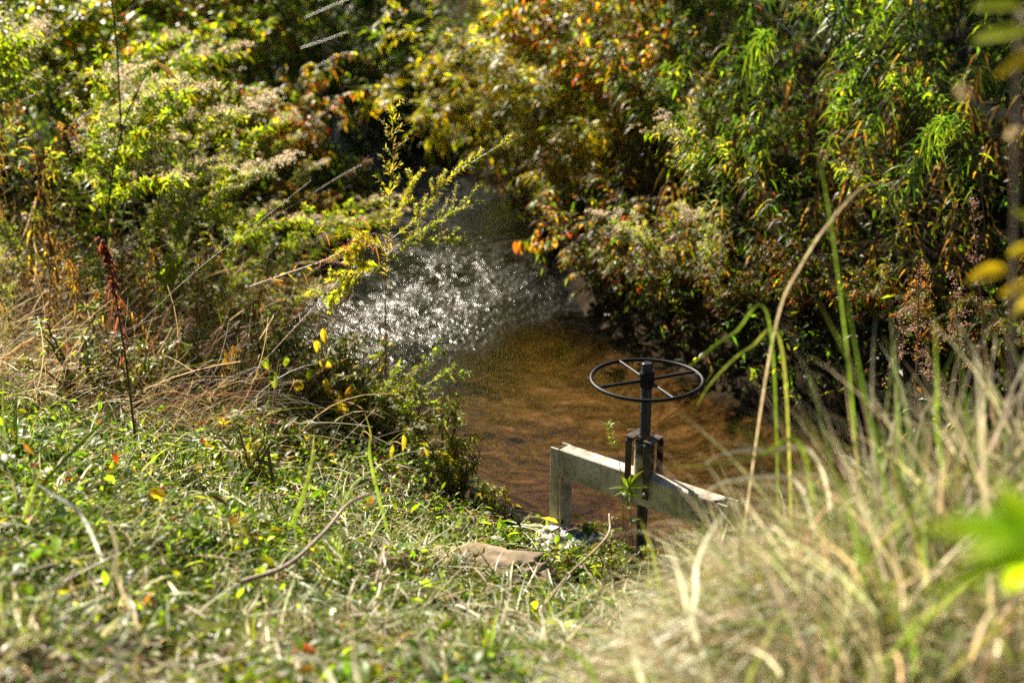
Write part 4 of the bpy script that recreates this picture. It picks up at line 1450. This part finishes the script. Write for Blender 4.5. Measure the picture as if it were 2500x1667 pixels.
# reddish smartweed lying across the water
p = W3([(610, 700, 6.75), (700, 668, 6.78), (800, 632, 6.8), (858, 590, 6.82), (876, 510, 6.84)])
S = Sprig('smartweed', p[0], 'reddish pink stemmed smartweed with curled red leaves reaching over the left edge of the water', 'weed')
tube(S.part('stem'), p, 0.004, 0.0018, (0.42, 0.22, 0.17), (0.45, 0.25, 0.2), 5)
for q in range(9):
    c_ = lerp_path(p, np.array([0.15 + q * 0.095]))
    fluff_along(S.part('stem'), np.vstack([c_, c_ + (0.001, 0, 0.003)]), 3, 0, 1, 0.002, [(1, (0.4, 0.2, 0.16))])
leaves_along(S.part('foliage'), p, 42, 0.08, 1.0, 0.085, 0.008, [(3, (0.4, 0.13, 0.06), (0.3, 0.06, 0.03)), (2, (0.45, 0.3, 0.25), (0.4, 0.15, 0.1)), (1, YE, OR_), (0.6, STR, BR)], 0.6, ascend=0.5, jit=0.6)
for dx in (-70, 10, 60):
    q = W3([(820 + dx, 628, 6.8), (850 + dx, 590 - abs(dx) // 3, 6.8), (905 + dx, 600, 6.78)])
    tube(S.part('stem'), q, 0.0014, 0.001, (0.4, 0.25, 0.18), None, 3)
    leaves_along(S.part('foliage'), q, 8, 0.2, 1, 0.07, 0.006, [(2, (0.4, 0.13, 0.06), (0.3, 0.06, 0.03)), (1, YE, OR_)], 0.6)
S.done()

# dark stalks on the left
p = W3([(262, 560, 7.3), (272, 440, 7.3), (300, 310, 7.3), (345, 205, 7.3), (378, 152, 7.3)])
S = Sprig('dead_stalk', p[0], 'thin dark leaning stalk with one dead leaf hanging from its tip', 'stalk')
tube(S.part('stem'), p, 0.004, 0.0025, DARK_ST, None, 5)
a, b = at(378, 152, 7.3), at(432, 190, 7.3)
leaf_batch(S.part('leaf'), [a], [b - a], [(0.1, -0.6, 0.8)], [np.linalg.norm(b - a) * 1.05], [0.035], 'lance', [0.1], [(0.22, 0.16, 0.06)], [(0.3, 0.1, 0.03)], 8, 0.5)
S.done({'leaf': M_DRY})
p = W3([(300, 420, 8.0), (290, 190, 8.0), (280, 60, 8.0), (262, -60, 8.0)])
S = Sprig('dead_stalk', p[0], 'straight black stalk rising out of the top of the picture above the frothy asters', 'stalk')
tube(S.part('stem'), p, 0.0055, 0.004, DARK_ST, None, 5)
leaves_along(S.part('foliage'), p, 5, 0.2, 0.6, 0.05, 0.01, [(1, BR, DK)], 1.2)
S.done({'foliage': M_DRY})

# teasel
p = W3([(620, 560, 8.5), (720, 500, 8.5), (800, 450, 8.5), (850, 420, 8.5), (885, 402, 8.5)])
S = Sprig('teasel', p[0], 'dry teasel with a spiny brown head leaning out over the dark water', 'teasel')
tube(S.part('stem'), p, 0.006, 0.003, (0.2, 0.13, 0.08), None, 6)
for (u, v, r) in ((897, 399, 0.030), (858, 426, 0.022)):
    c_ = at(u, v, 8.5)
    n = 420
    d_ = sph(rg, n)
    cc, tp = pick(rg, n, [(2, (0.12, 0.075, 0.045), (0.3, 0.2, 0.12)), (1, DK, (0.2, 0.13, 0.08))])
    leaf_batch(S.part('seed_head'), c_ + d_ * r * (1, 0.8, 0.75) * 0.5, d_ + (0.25, 0, 0.1), sph(rg, n), r * rg.uniform(0.4, 0.85, n), np.full(n, 0.004), 'lance', 0.05, cc, tp, 2)
    for k in range(11):
        az = k * 0.57
        e = c_ + np.array([math.cos(az) * 1.0 - 0.2, 0.4 * math.sin(2 * az), math.sin(az) * 0.9]) * r * 1.9
        tube(S.part('bract'), bez(c_ - (r, 0, 0.3 * r), c_ + (e - c_) * 0.8 - (r * 0.4, 0, 0), e, 7), 0.0016, 0.0008, (0.3, 0.2, 0.13), None, 3)
S.done({'seed_head': M_DRY, 'bract': M_DRY})

# rust-red dock stalk
gb = ground(332, 1085)
p = np.vstack([gb[None], [at(310, 900, gb[1] + 0.05), at(285, 740, gb[1] + 0.1), at(268, 650, gb[1] + 0.12), at(240, 570, gb[1] + 0.10)]])
p = _dense(p, 8)
S = Sprig('rusty_dock', p[0], 'rust brown dock stalk with curled red seed clusters in front of the dead grass', 'dock plant')
tube(S.part('stem'), p, 0.0055, 0.0025, (0.12, 0.06, 0.035), (0.18, 0.07, 0.035), 6)
P_RUST = [(3, (0.20, 0.07, 0.035), (0.16, 0.045, 0.02)), (1, (0.16, 0.06, 0.03), BR), (0.5, OR_, RD)]
leaves_along(S.part('seed_head'), p, 70, 0.6, 1.0, 0.032, 0.02, P_RUST, 0.6, 'oval', ascend=0.1, jit=1.2, fold=0.9)
leaves_along(S.part('foliage'), p, 26, 0.25, 0.66, 0.06, 0.014, P_RUST, 1.2, 'lance', ascend=-0.1, jit=0.5)
S.done({'seed_head': M_DRY, 'foliage': M_DRY})


def single_leaf(name, u, v, y, L, Wd, D, U, col, tip, label, cat='leaf', droop=0.2, fold=0.4, prof='oval', mat=None, curl=None, lift=0.0):
    c_ = at(u, v, y) if y else ground(u, v) + np.array([0, 0, 0.03 + lift])
    mb = MB()
    D = unit(np.array(D, float))
    leaf_batch(mb, [-D * L / 2], [D], [U], [L], [Wd], prof, [droop], [col], [tip], 10, fold, curl=curl)
    tube(mb, [-D * L / 2, -D * (L / 2 + 0.02), -D * (L / 2 + 0.045) + (0, 0, 0.006)], 0.0016, 0.0012, np.array(col) * 0.5, None, 4)
    o = mb.build(name, mat or M_DRY)
    o.location = tuple(float(t) for t in c_)
    return tag(o, label, cat)


single_leaf('dead_leaf', 188, 905, None, 0.15, 0.085, (1, 0.2, -0.5), (0, -0.7, 0.7), (0.38, 0.10, 0.035), (0.25, 0.06, 0.03), 'large curled orange red dead leaf lying in the grass at the left', lift=0.08, curl=[0.3])
single_leaf('dead_leaf', 645, 1137, None, 0.06, 0.04, (1, 0.2, 0.5), (0, -0.8, 0.6), (0.45, 0.06, 0.04), (0.4, 0.06, 0.03), 'small bright red leaf beside the broken stick', lift=0.02)
single_leaf('dead_leaf', 745, 1625, None, 0.07, 0.045, (1, 0.3, 0.2), (0, -0.8, 0.6), (0.45, 0.11, 0.03), (0.4, 0.07, 0.03), 'orange red leaf low in the near grass at the bottom edge', lift=0.02)
single_leaf('dead_leaf', 95, 186, 7.5, 0.09, 0.02, (1, 0.1, -0.4), (0.0, 0.1, 1), (0.5, 0.5, 0.45), (0.5, 0.5, 0.45), 'narrow silvery leaf catching the sun near the upper left corner', prof='lance')

# long straw stem and broken stick on the near bank
p = np.array([ground(540, 890), ground(660, 1080)]) + np.array([0, 0, 0.03])
p = _dense(np.vstack([p[0] + (0, 0, 0.02), p.mean(0) + (0, 0, 0.06), p[1] + (0, 0, 0.02)]), 8)
mb = MB()
tube(mb, p, 0.0035, 0.0045, (0.5, 0.42, 0.34), None, 6)
tag(mb.build('straw_stem', M_DRY), 'long straight pale straw stem lying down the slope to the broken stick', 'straw')
g = ground(672, 1225)
p = _dense(np.vstack([g - (0, 0, 0.02), at(662, 1150, g[1] + 0.01), at(652, 1082, g[1] + 0.02)]), 6)
mb = MB()
tube(mb, p, 0.008, 0.007, (0.09, 0.06, 0.045), (0.14, 0.1, 0.07), 7)
tag(mb.build('broken_stick', M_STEM), 'short dark broken stick standing upright in the ground cover', 'stick')

# twigs
for (pts, r, col, nm, lb) in (
    ([(1488, 1255, 5.0), (1487, 1300, 4.9), (1450, 1345, 4.7), (1390, 1400, 4.45), (1330, 1475, 4.15)], 0.006, (0.3, 0.22, 0.15), 'twig', 'curved bare twig arching from the flat rock up towards the gate screw'),
    ([(590, 1420, 3.85), (700, 1380, 3.95), (790, 1300, 4.15), (850, 1230, 4.35), (905, 1205, 4.45)], 0.008, (0.3, 0.22, 0.16), 'twig', 'bare brown twig lying bent across the near ground cover'),
    ([(330, 800, 6.5), (480, 660, 6.8), (610, 560, 7.1), (760, 440, 7.4)], 0.0014, (0.26, 0.19, 0.12), 'twig', 'long thin straw coloured stalk slanting up across the left bank'),
    ([(600, 930, 6.3), (720, 800, 6.5), (850, 660, 6.8)], 0.003, (0.3, 0.2, 0.14), 'twig', 'thin tan stalk slanting over the left edge of the bright riffle'),
    ([(745, 45, 11.5), (800, 20, 11.4), (870, -10, 11.3)], 0.006, (0.36, 0.33, 0.29), 'cane', 'pale bare cane bending at the top of the dark hollow'),
    ([(735, 118, 11.3), (790, 100, 11.2), (850, 78, 11.1)], 0.005, (0.38, 0.34, 0.3), 'cane', 'pale bare cane with a red leaf beside it in the hollow'),
    ([(770, 165, 11.2), (810, 145, 11.2), (850, 128, 11.1)], 0.006, (0.4, 0.36, 0.32), 'cane', 'pale lower cane reaching into the dark hollow'),
    ([(1830, -10, 8.0), (1890, 45, 8.0), (1940, 90, 8.0)], 0.007, (0.3, 0.24, 0.18), 'cane', 'straw coloured cane slanting at the top of the shaded far bank'),
    ([(2000, -10, 8.4), (2030, 80, 8.4), (2070, 170, 8.4)], 0.007, (0.02, 0.016, 0.014), 'cane', 'black cane slanting at the top among dark drooping stalks'),
):
    p = W3(pts)
    mb = MB()
    tube(mb, p, r, r * 0.6, col, np.array(col) * 1.2, 6)
    for q in range(2):
        t = rg.uniform(0.3, 0.8)
        a = lerp_path(p, np.array([t]))[0]
        d_ = unit(tan_path(p, np.array([t]))[0] + 0.8 * sph(rg, 1)[0])
        tube(mb, bez(a, a + d_ * 0.05, a + d_ * 0.10 + (0, 0, 0.01), 5), r * 0.45, r * 0.25, col, None, 4)
    tag(mb.build(nm, M_STEM), lb, nm)

# twig with hanging orange leaves over the dark water
p = W3([(1400, 560, 9.2), (1330, 585, 9.15), (1260, 588, 9.1), (1190, 600, 9.05)])
S = Sprig('orange_leaf_twig', p[0], 'drooping twig with a row of orange leaves hanging over the dark water', 'twig')
tube(S.part('stem'), p, 0.004, 0.0015, (0.14, 0.08, 0.05), None, 5)
for k, t in enumerate(np.sort(rg.uniform(0.1, 1.0, 9))):
    a = lerp_path(p, np.array([t]))[0]
    c_, tp = pick(rg, 1, [(3, (0.25, 0.09, 0.02), (0.2, 0.06, 0.02)), (2, (0.26, 0.18, 0.02), OR_), (1, G2, (0.25, 0.18, 0.02))])
    leaf_batch(S.part('foliage'), [a], [(rg.normal(0, 0.25), rg.normal(0, 0.2), -1)], [(rg.normal(0, 0.4), -1, 0.1)], [rg.uniform(0.07, 0.1)], [0.04], 'oval', [0], c_, tp, 5, 0.25)
S.done()

# yellowing vine with broad leaves on the bank edge
g = ground(790, 1010)
S = Sprig('yellow_vine', g, 'yellowing vine with broad heart shaped leaves against the bright riffle', 'vine')
for (u, v, L) in ((668, 905, 0.10), (700, 950, 0.09), (735, 925, 0.12), (765, 905, 0.11), (800, 925, 0.10), (830, 965, 0.15), (862, 940, 0.10), (880, 965, 0.08), (640, 870, 0.08), (780, 880, 0.08), (700, 870, 0.07), (850, 985, 0.09), (790, 800, 0.09), (770, 830, 0.07), (745, 985, 0.09)):
    c_ = at(u, v, 6.75 + rg.normal(0, 0.06))
    k = rg.choice(4, p=[0.3, 0.35, 0.2, 0.15])
    col, tip = [((0.30, 0.24, 0.03), (0.25, 0.16, 0.03)), (G2, YG), (G1, G2), ((0.2, 0.1, 0.025), BR)][k]
    d_ = np.array([rg.normal(0, 0.5), rg.normal(0, 0.3), -1])
    leaf_batch(S.part('foliage'), [c_], [d_], [(rg.normal(0, 0.5), -1, 0.25)], [L * 0.72], [L * 0.5], 'oval', [0.3], [col], [tip], 7, 0.45, curl=[rg.normal(0, 0.3)])
    q = bez(g + rg.normal(0, 0.03, 3), (g + c_) / 2 + (0, 0, 0.12), c_, 9)
    tube(S.part('stem'), q, 0.0032, 0.0016, RED_ST, None, 4)
S.done()
g = ground(1060, 1195)
S = Sprig('yellow_vine', g, 'vine with ragged yellow leaves drooping to the brown shallows beside the bank', 'vine')
for (u, v, L, dx) in ((1035, 1075, 0.09, 0.2), (1075, 1105, 0.14, 0.8), (1100, 1140, 0.12, 0.9), (1060, 1150, 0.10, 0.6), (1125, 1120, 0.09, 1.2), (1225, 1195, 0.08, 0.5), (1245, 1225, 0.09, 0.9), (985, 1060, 0.08, 0.1), (960, 1085, 0.07, -0.2)):
    c_ = at(u, v, g[1] + 0.05 + rg.normal(0, 0.05))
    leaf_batch(S.part('foliage'), [c_], [(dx, 0.0, -0.8)], [(0.2, -0.9, 0.5)], [L * 0.8], [L * 0.3], 'oval', [0.3], [(0.20, 0.18, 0.025)], [(0.12, 0.08, 0.02)], 7, 0.7, curl=[rg.normal(0, 0.25)])
    q = bez(g + rg.normal(0, 0.03, 3), (g + c_) / 2 + (0, 0, 0.06), c_, 9)
    tube(S.part('stem'), q, 0.002, 0.0012, (0.08, 0.05, 0.03), None, 4)
S.done()

# small aster over the edge of the bank
g = ground(930, 1035)
S = Sprig('bank_aster', g, 'small leafy aster with withered flower heads leaning from the bank over the brown shallows', 'aster')
for pts in ([(930, 1030, 6.6), (990, 975, 6.65), (1060, 930, 6.7), (1135, 905, 6.75)], [(930, 1030, 6.6), (985, 940, 6.6), (1040, 890, 6.62), (1070, 850, 6.64)],
            [(930, 1030, 6.6), (975, 1000, 6.55), (1030, 985, 6.55), (1095, 990, 6.5)], [(930, 1030, 6.6), (940, 960, 6.6), (965, 900, 6.6)]):
    plume(S, pts, 40, 0.05, 0.009, [(4, G2, G3), (2, G3, YG), (1, YG, YE), (1, (0.16, 0.2, 0.1), (0.2, 0.24, 0.14))], 12, 8, 0.08)
S.done({'seed_head': M_DRY})

# sprig in front of the gate beam
gy = 5.12
p = W3([(1522, 1300, gy), (1518, 1180, gy), (1508, 1110, gy), (1492, 1070, gy), (1486, 1032, gy)])
S = Sprig('gate_sprig', p[0], 'thin green sprig growing up in front of the gate beam beside the bracket', 'weed')
tube(S.part('stem'), p, 0.0022, 0.001, (0.16, 0.08, 0.04), (0.15, 0.15, 0.04), 5)
leaves_along(S.part('foliage'), p, 30, 0.55, 1, 0.026, 0.006, [(3, G3, YG), (2, G2, G3)], 0.2, ascend=0.8)
leaves_along(S.part('foliage'), p, 40, 0.86, 1, 0.02, 0.006, [(3, YG, YG), (2, G3, G3)], 0.2, ascend=0.8)
for dx, L in ((-0.4, 0.055), (0.5, 0.05), (0.05, 0.03)):
    leaf_batch(S.part('foliage'), [p[-1] - (0, 0, 0.01)], [(dx, 0, 0.25)], [(0, -0.2, 1)], [L], [0.008], 'lance', [0.15], [(0.4, 0.42, 0.34)], [(0.4, 0.42, 0.34)], 5, 0.2)
S.done()
p = W3([(1545, 1330, gy - .05), (1540, 1260, gy - .05), (1530, 1215, gy - .05), (1535, 1190, gy - .05)])
S = Sprig('leafy_weed', p[0], 'leafy green weed growing against the screw below the gate beam', 'weed')
tube(S.part('stem'), p, 0.003, 0.0015, (0.1, 0.1, 0.03), None, 5)
for (dx, dz, L) in ((-0.8, 0.1, 0.08), (-0.4, 0.7, 0.07), (0.5, 0.9, 0.12), (0.9, 0.15, 0.09), (-0.9, -0.3, 0.07), (0.35, -0.1, 0.06), (0.1, 0.9, 0.07)):
    leaf_batch(S.part('foliage'), [p[-1]], [(dx, rg.normal(-0.2, 0.3), dz)], [(rg.normal(0, 0.3), -0.5, 0.8)], [L], [0.018], 'lance', [0.25], [G3], [YG], 6, 0.3)
leaves_along(S.part('foliage'), p, 16, 0.2, 0.9, 0.05, 0.014, [(3, G2, G3), (1, YG, YG)], 0.4)
S.done()

# ------------------------------------------------------------------ right bank: dock heads and tall blades
for (base, top, nm, lb, n, orange) in (
    ((2235, 990), (2245, 640), 'dock_plant', 'broad drooping pinkish brown dock seed head with an orange tip', 900, True),
    ((2345, 960), (2330, 665), 'dock_plant', 'slim upright brown dock seed head by the tall grass', 420, False),
    ((2400, 800), (2372, 465), 'dock_plant', 'small dark brown dock seed head higher up among the drooping stalks', 300, False)):
    yy = 5.6 if base[1] > 900 else 6.6
    p = W3([(base[0], base[1] + 160, yy), (base[0], base[1], yy), ((base[0] + top[0]) / 2, (base[1] + top[1]) / 2, yy), (*top, yy)])
    S = Sprig(nm, p[0], lb, 'dock plant', 'rusty dock seed heads')
    tube(S.part('stem'), p, 0.005, 0.0025, (0.16, 0.09, 0.06), None, 5)
    pal = [(3, (0.32, 0.2, 0.15), (0.4, 0.27, 0.2)), (1, (0.2, 0.11, 0.08), (0.3, 0.2, 0.14))]
    wide = 1.0 if orange else 0.45
    for k in range(14 if orange else 8):
        t = rg.uniform(0.45, 0.98)
        a = lerp_path(p, np.array([t]))[0]
        az = rg.uniform(0, 6.28)
        L = 0.14 * wide * (1.5 - t)
        e = a + np.array([math.cos(az) * L, math.sin(az) * L * 0.6, -L * (1.1 if orange else -0.4)])
        b = bez(a, a + np.array([math.cos(az) * L * 0.9, math.sin(az) * L * 0.5, 0.05 * wide]), e, 8)
        tube(S.part('stem'), b, 0.0016, 0.001, (0.2, 0.12, 0.08), None, 3)
        fluff_along(S.part('seed_head'), b, n // 12, 0.1, 1.0, 0.008, pal if not (orange and t > 0.85) else [(1, (0.45, 0.22, 0.03), (0.4, 0.16, 0.03))], 1.1)
    fluff_along(S.part('seed_head'), p, n // 3, 0.55, 1.0, 0.010, pal if not orange else [(1, (0.42, 0.2, 0.03), (0.4, 0.16, 0.03)), (1, (0.32, 0.2, 0.14), (0.38, 0.25, 0.18))], 1.1)
    leaves_along(S.part('foliage'), p, 8, 0.1, 0.4, 0.12, 0.02, [(1, BR, DK), (1, G1, BR)], 1.0)
    S.done({'seed_head': M_DRY})


def blade(name, pts, wd, col, tip, label, cat='grass', group=None, face=(0.15, -0.75, 0.6), mat=None, fold=0.25):
    """one broad blade of grass or sedge along (u, v, y) marks"""
    p = np.array([at(*q) for q in pts])
    gz = h1(p[0, 0], p[0, 1])
    if p[0, 2] > gz + 0.06:                               # root it in the ground
        sx = 0.08 * np.sign(p[0, 0] - p[-1, 0])
        p = np.vstack([[p[0, 0] + sx, p[0, 1] - 0.05, h1(p[0, 0] + sx, p[0, 1] - 0.05) - 0.01], p])
    p = np.vstack([_dense(p, 8), p[-1]])
    n = len(p)
    T = unit(np.gradient(p, axis=0))
    S_ = unit(np.cross(T, np.asarray(face, float)))
    Nn = unit(np.cross(S_, T))
    t = np.linspace(0, 1, n)
    wv = (wd * 0.5 * PROF['blade'](t))[:, None]
    b0 = p[0].copy()
    mb = MB()
    V = np.stack([p - S_ * wv + Nn * wv * fold, p, p + S_ * wv + Nn * wv * fold], 1) - b0
    idx = np.arange(n * 3).reshape(n, 3)
    q = np.stack([idx[:-1, :-1], idx[:-1, 1:], idx[1:, 1:], idx[1:, :-1]], -1)
    c = np.array(col)[None] + (np.array(tip) - np.array(col))[None] * (t ** 1.5)[:, None]
    c = c * (0.75 + 0.5 * vnoise(t * 9 + len(label), t * 0 + wd * 900))[:, None]
    c[t > 0.93] = c[t > 0.93] * 0.5 + np.array((0.16, 0.09, 0.04)) * 0.5
    mb.add(V.reshape(-1, 3), q.reshape(-1, 4), np.repeat(c, 3, 0))
    o = mb.build(name, mat or M_GRASS)
    o.location = tuple(float(a) for a in b0)
    return tag(o, label, cat, group)


BG, BY, BT, BW = (0.13, 0.20, 0.02), (0.27, 0.27, 0.05), (0.33, 0.26, 0.17), (0.55, 0.52, 0.42)
GB = 'tall blades standing out of the tussock'
for pts, wd, c1, c2, lb in (
    ([(2090, 1080, 3.4), (2068, 860, 3.45), (2030, 560, 3.5), (1990, 330, 3.5)], 0.0079, BG, BG, 'tall bright green blade reaching highest above the tussock'),
    ([(2290, 1080, 3.2), (2287, 930, 3.2), (2280, 760, 3.25)], 0.0130, BG, BG, 'straight green blade in front of the broad dock head'),
    ([(2230, 1290, 2.8), (2150, 1080, 3.0), (2070, 880, 3.2), (1990, 720, 3.3)], 0.0101, BY, BG, 'yellow striped blade slanting left across the tussock'),
    ([(1880, 860, 3.9), (1960, 640, 3.9), (2080, 480, 3.9), (2150, 448, 3.9), (2190, 470, 3.9)], 0.0072, BT, (0.3, 0.24, 0.15), 'long tan blade arching up over the shaded far bank'),
    ([(1910, 860, 3.7), (1830, 850, 3.75), (1740, 930, 3.8), (1690, 1010, 3.8)], 0.0072, BY, BG, 'yellow green blade bending down beside the hand wheel'),
    ([(1880, 800, 3.7), (1790, 815, 3.75), (1700, 880, 3.8), (1680, 900, 3.8)], 0.0065, BG, BG, 'green blade arching to the left just right of the hand wheel'),
    ([(2000, 1130, 3.3), (1870, 1100, 3.35), (1760, 1110, 3.4), (1700, 1150, 3.45)], 0.0115, BW, BT, 'pale blade bowed over the right end of the gate beam'),
    ([(1960, 1100, 3.3), (1850, 1115, 3.35), (1720, 1135, 3.4), (1610, 1140, 3.4)], 0.0130, BG, BY, 'green yellow blade pointing left across the gate beam'),
    ([(1960, 1200, 3.2), (1850, 1165, 3.25), (1750, 1185, 3.3), (1700, 1230, 3.3)], 0.0101, BW, BW, 'whitish blade bowed below the green yellow blade'),
    ([(1760, 1700, 2.7), (1700, 1560, 2.75), (1650, 1380, 2.8), (1600, 1280, 2.85)], 0.0144, BW, BW, 'broad white blade crossing the foot of the gate screw'),
    ([(1560, 1640, 2.7), (1540, 1530, 2.75), (1500, 1430, 2.8), (1455, 1375, 2.85)], 0.0130, BW, BT, 'white blade leaning left in front of the weeds by the screw'),
    ([(1690, 1500, 2.9), (1700, 1380, 2.9), (1740, 1290, 2.9), (1780, 1240, 2.9)], 0.0115, BW, (0.4, 0.42, 0.4), 'pale grey blade leaning right under the gate beam'),
    ([(1620, 1460, 3.3), (1590, 1340, 3.3), (1560, 1260, 3.3)], 0.0072, BG, BY, 'slim green blade among the weeds under the beam'),
    ([(2400, 1150, 2.6), (2395, 1000, 2.6), (2380, 830, 2.65)], 0.0101, BT, BW, 'tan and white blade at the right near the dock heads'),
):
    blade('single_blade', pts, wd, c1, c2, lb, group=GB)
GN = 'broad blades in the near grass'
for pts, wd, c1, c2, lb in (
    ([(95, 1190, 4.4), (190, 1090, 4.6), (270, 1010, 4.75), (345, 925, 4.9)], 0.0136, BG, BG, 'broad bright green blade slanting right in front of the dock stalk'),
    ([(40, 1160, 4.4), (110, 1090, 4.55), (210, 1000, 4.8)], 0.0087, BG, BG, 'slimmer green blade left of the broad bright blade'),
    ([(300, 1700, 2.75), (285, 1620, 2.8), (300, 1560, 2.85), (320, 1535, 2.85)], 0.0161, BW, (0.6, 0.6, 0.55), 'short broad white blade standing up near the bottom edge'),
    ([(800, 1640, 2.75), (740, 1600, 2.8), (675, 1568, 2.85)], 0.0112, BW, (0.6, 0.6, 0.55), 'straight white blade lying towards the orange red leaf'),
    ([(290, 1420, 3.4), (285, 1340, 3.45), (260, 1260, 3.5), (235, 1220, 3.55)], 0.0099, BT, BW, 'pale blade bent over in the shaded green hollow at the left'),
    ([(200, 1260, 3.9), (120, 1200, 4.0), (85, 1178, 4.05)], 0.0124, (0.5, 0.52, 0.5), (0.6, 0.62, 0.6), 'grey white blade tip shining at the left'),
    ([(880, 1680, 2.7), (860, 1560, 2.75), (858, 1450, 2.8)], 0.0087, BW, BT, 'thin white blade standing up in the bottom grass left of the straw'),
    ([(1060, 1690, 2.6), (1030, 1580, 2.7), (1010, 1520, 2.75)], 0.0099, BT, BW, 'tan blade standing near the brown leaf clump'),
    ([(560, 1640, 2.8), (610, 1480, 3.0), (650, 1340, 3.15)], 0.0099, BG, BY, 'green blade rising through the middle of the near grass'),
    ([(905, 1130, 5.2), (905, 1060, 5.25), (888, 1000, 5.3)], 0.0136, BG, BY, 'upright green blade at the bank edge below the tall thin weed'),
    ([(860, 1190, 5.2), (940, 1130, 5.25), (990, 1105, 5.3), (1070, 1100, 5.3)], 0.0099, BG, (0.55, 0.55, 0.5), 'blade with a shining white tip bowed over the bank edge'),
    ([(740, 1210, 4.7), (760, 1130, 4.75), (768, 1045, 4.8)], 0.0186, BG, BY, 'broad lime green leaf standing up left of the bank edge'),
    ([(1430, 1620, 2.6), (1200, 1580, 2.6), (1000, 1600, 2.6)], 0.0124, BG, BG, 'green blade lying across the bottom edge'),
):
    blade('single_blade', pts, wd, c1, c2, lb, group=GN)

# brown leaf clump near the bottom edge
g = ground(1112, 1585)
S = Sprig('leaf_clump', g, 'clump of curled orange brown dead leaves in the straw near the bottom edge', 'leaf clump')
for k in range(16):
    d_ = sph(rg, 1)[0] * (1, 1, 0.7) + (0, 0, 0.4)
    c_, tp = pick(rg, 1, [(2, (0.42, 0.24, 0.03), (0.3, 0.14, 0.03)), (1, (0.25, 0.13, 0.04), BR)])
    leaf_batch(S.part('leaf'), [g + (0, 0, 0.02)], [d_], [sph(rg, 1)[0]], [rg.uniform(0.03, 0.06)], [0.028], 'oval', [0.3], c_, tp, 5, 0.6)
S.done({'leaf': M_DRY})

# ------------------------------------------------------------------ near plants at the right edge, out of focus
bx, by = 0.99, 2.3
b0 = np.array([bx, by, h1(bx, by)])
S = Sprig('near_sapling', b0, 'blurred sapling with yellow leaves close by at the right edge', 'sapling')
top = at(2485, -60, 2.5)
p = _dense(np.vstack([b0, at(2470, 1000, 2.4), at(2475, 600, 2.45), top]), 8)
tube(S.part('stem'), p, 0.004, 0.0025, (0.26, 0.19, 0.12), None, 6)
for (u, v, dx, dz, L, col) in ((2400, 655, -1, 0.05, 0.075, YE), (2470, 615, -0.9, 0.3, 0.07, (0.4, 0.33, 0.02)), (2480, 690, -1, -0.05, 0.07, YE), (2490, 560, -0.6, 0.5, 0.06, YG), (2470, 720, -0.8, -0.4, 0.05, (0.5, 0.4, 0.1)),
                            (2440, 20, -1, 0.2, 0.08, YG), (2455, 75, -1, 0.0, 0.085, YG), (2480, 120, -0.9, -0.3, 0.07, YE)):
    L *= 1.1
    c_ = at(u + 60, v - 10 * dz, 2.45 + rg.normal(0, 0.03))
    leaf_batch(S.part('foliage'), [c_], [(dx, rg.normal(0, 0.2), dz - 0.1)], [(0.1, -0.6, 0.8)], [L], [L * 0.36], 'oval', [0.15], [np.array(col) * 1.3], [np.array(col) * 1.2], 6, 0.3)
    a = p[np.argmin(np.linalg.norm(p - c_, axis=1))]
    tube(S.part('stem'), bez(a, (a + c_) / 2 + (0, 0, 0.01), c_, 5), 0.0016, 0.001, (0.2, 0.13, 0.06), None, 4)
S.done()
b0 = np.array([0.66, 1.35, h1(0.66, 1.35)])
S = Sprig('near_leafy_plant', b0, 'blurred bright green broad leaved plant close by at the lower right edge', 'plant')
c0 = at(2560, 1330, 1.45)
tube(S.part('stem'), bez(b0, (b0 + c0) / 2 + (0.05, 0, 0.05), c0, 8), 0.006, 0.004, (0.1, 0.14, 0.03), None, 6)
for (u, v, L, wd) in ((2330, 1285, 0.14, 0.026), (2280, 1300, 0.16, 0.022), (2370, 1370, 0.12, 0.026), (2420, 1240, 0.12, 0.028), (2300, 1450, 0.15, 0.014), (2480, 1430, 0.09, 0.02), (2440, 1190, 0.11, 0.016)):
    e = at(u, v, 1.5 + rg.normal(0, 0.04))
    d_ = e - c0
    leaf_batch(S.part('foliage'), [c0], [d_ + (0, 0, 0.02)], [(0.1, -0.5, 0.85)], [np.linalg.norm(d_) * 1.15], [wd * 1.9], 'oval', [0.12], [(0.22, 0.36, 0.012)], [(0.28, 0.36, 0.012)], 7, 0.25)
S.done()
S = Sprig('near_bud_stalk', at(2560, 340, 2.6), 'blurred dry stalk with pale buds slanting in from the upper right', 'stalk')
p = W3([(2560, 340, 2.6), (2480, 285, 2.6), (2420, 275, 2.6), (2370, 245, 2.6)])
tube(S.part('stem'), p, 0.004, 0.003, (0.3, 0.22, 0.15), None, 6)
for (u, v) in ((2365, 240), (2350, 225), (2480, 330)):
    c_ = at(u, v, 2.6)
    leaf_batch(S.part('bud' if u < 2360 else 'bud.00%d' % (u % 3 + 1)), np.repeat(c_[None], 9, 0), sph(rg, 9) * 0.5 + (-0.5, 0, 0.5), sph(rg, 9), np.full(9, 0.02), np.full(9, 0.012), 'oval', 0.1, np.tile((0.5, 0.42, 0.28), (9, 1)), None, 3, 0.4)
S.done({k_: M_DRY for k_ in S.mb if k_.startswith('bud')})
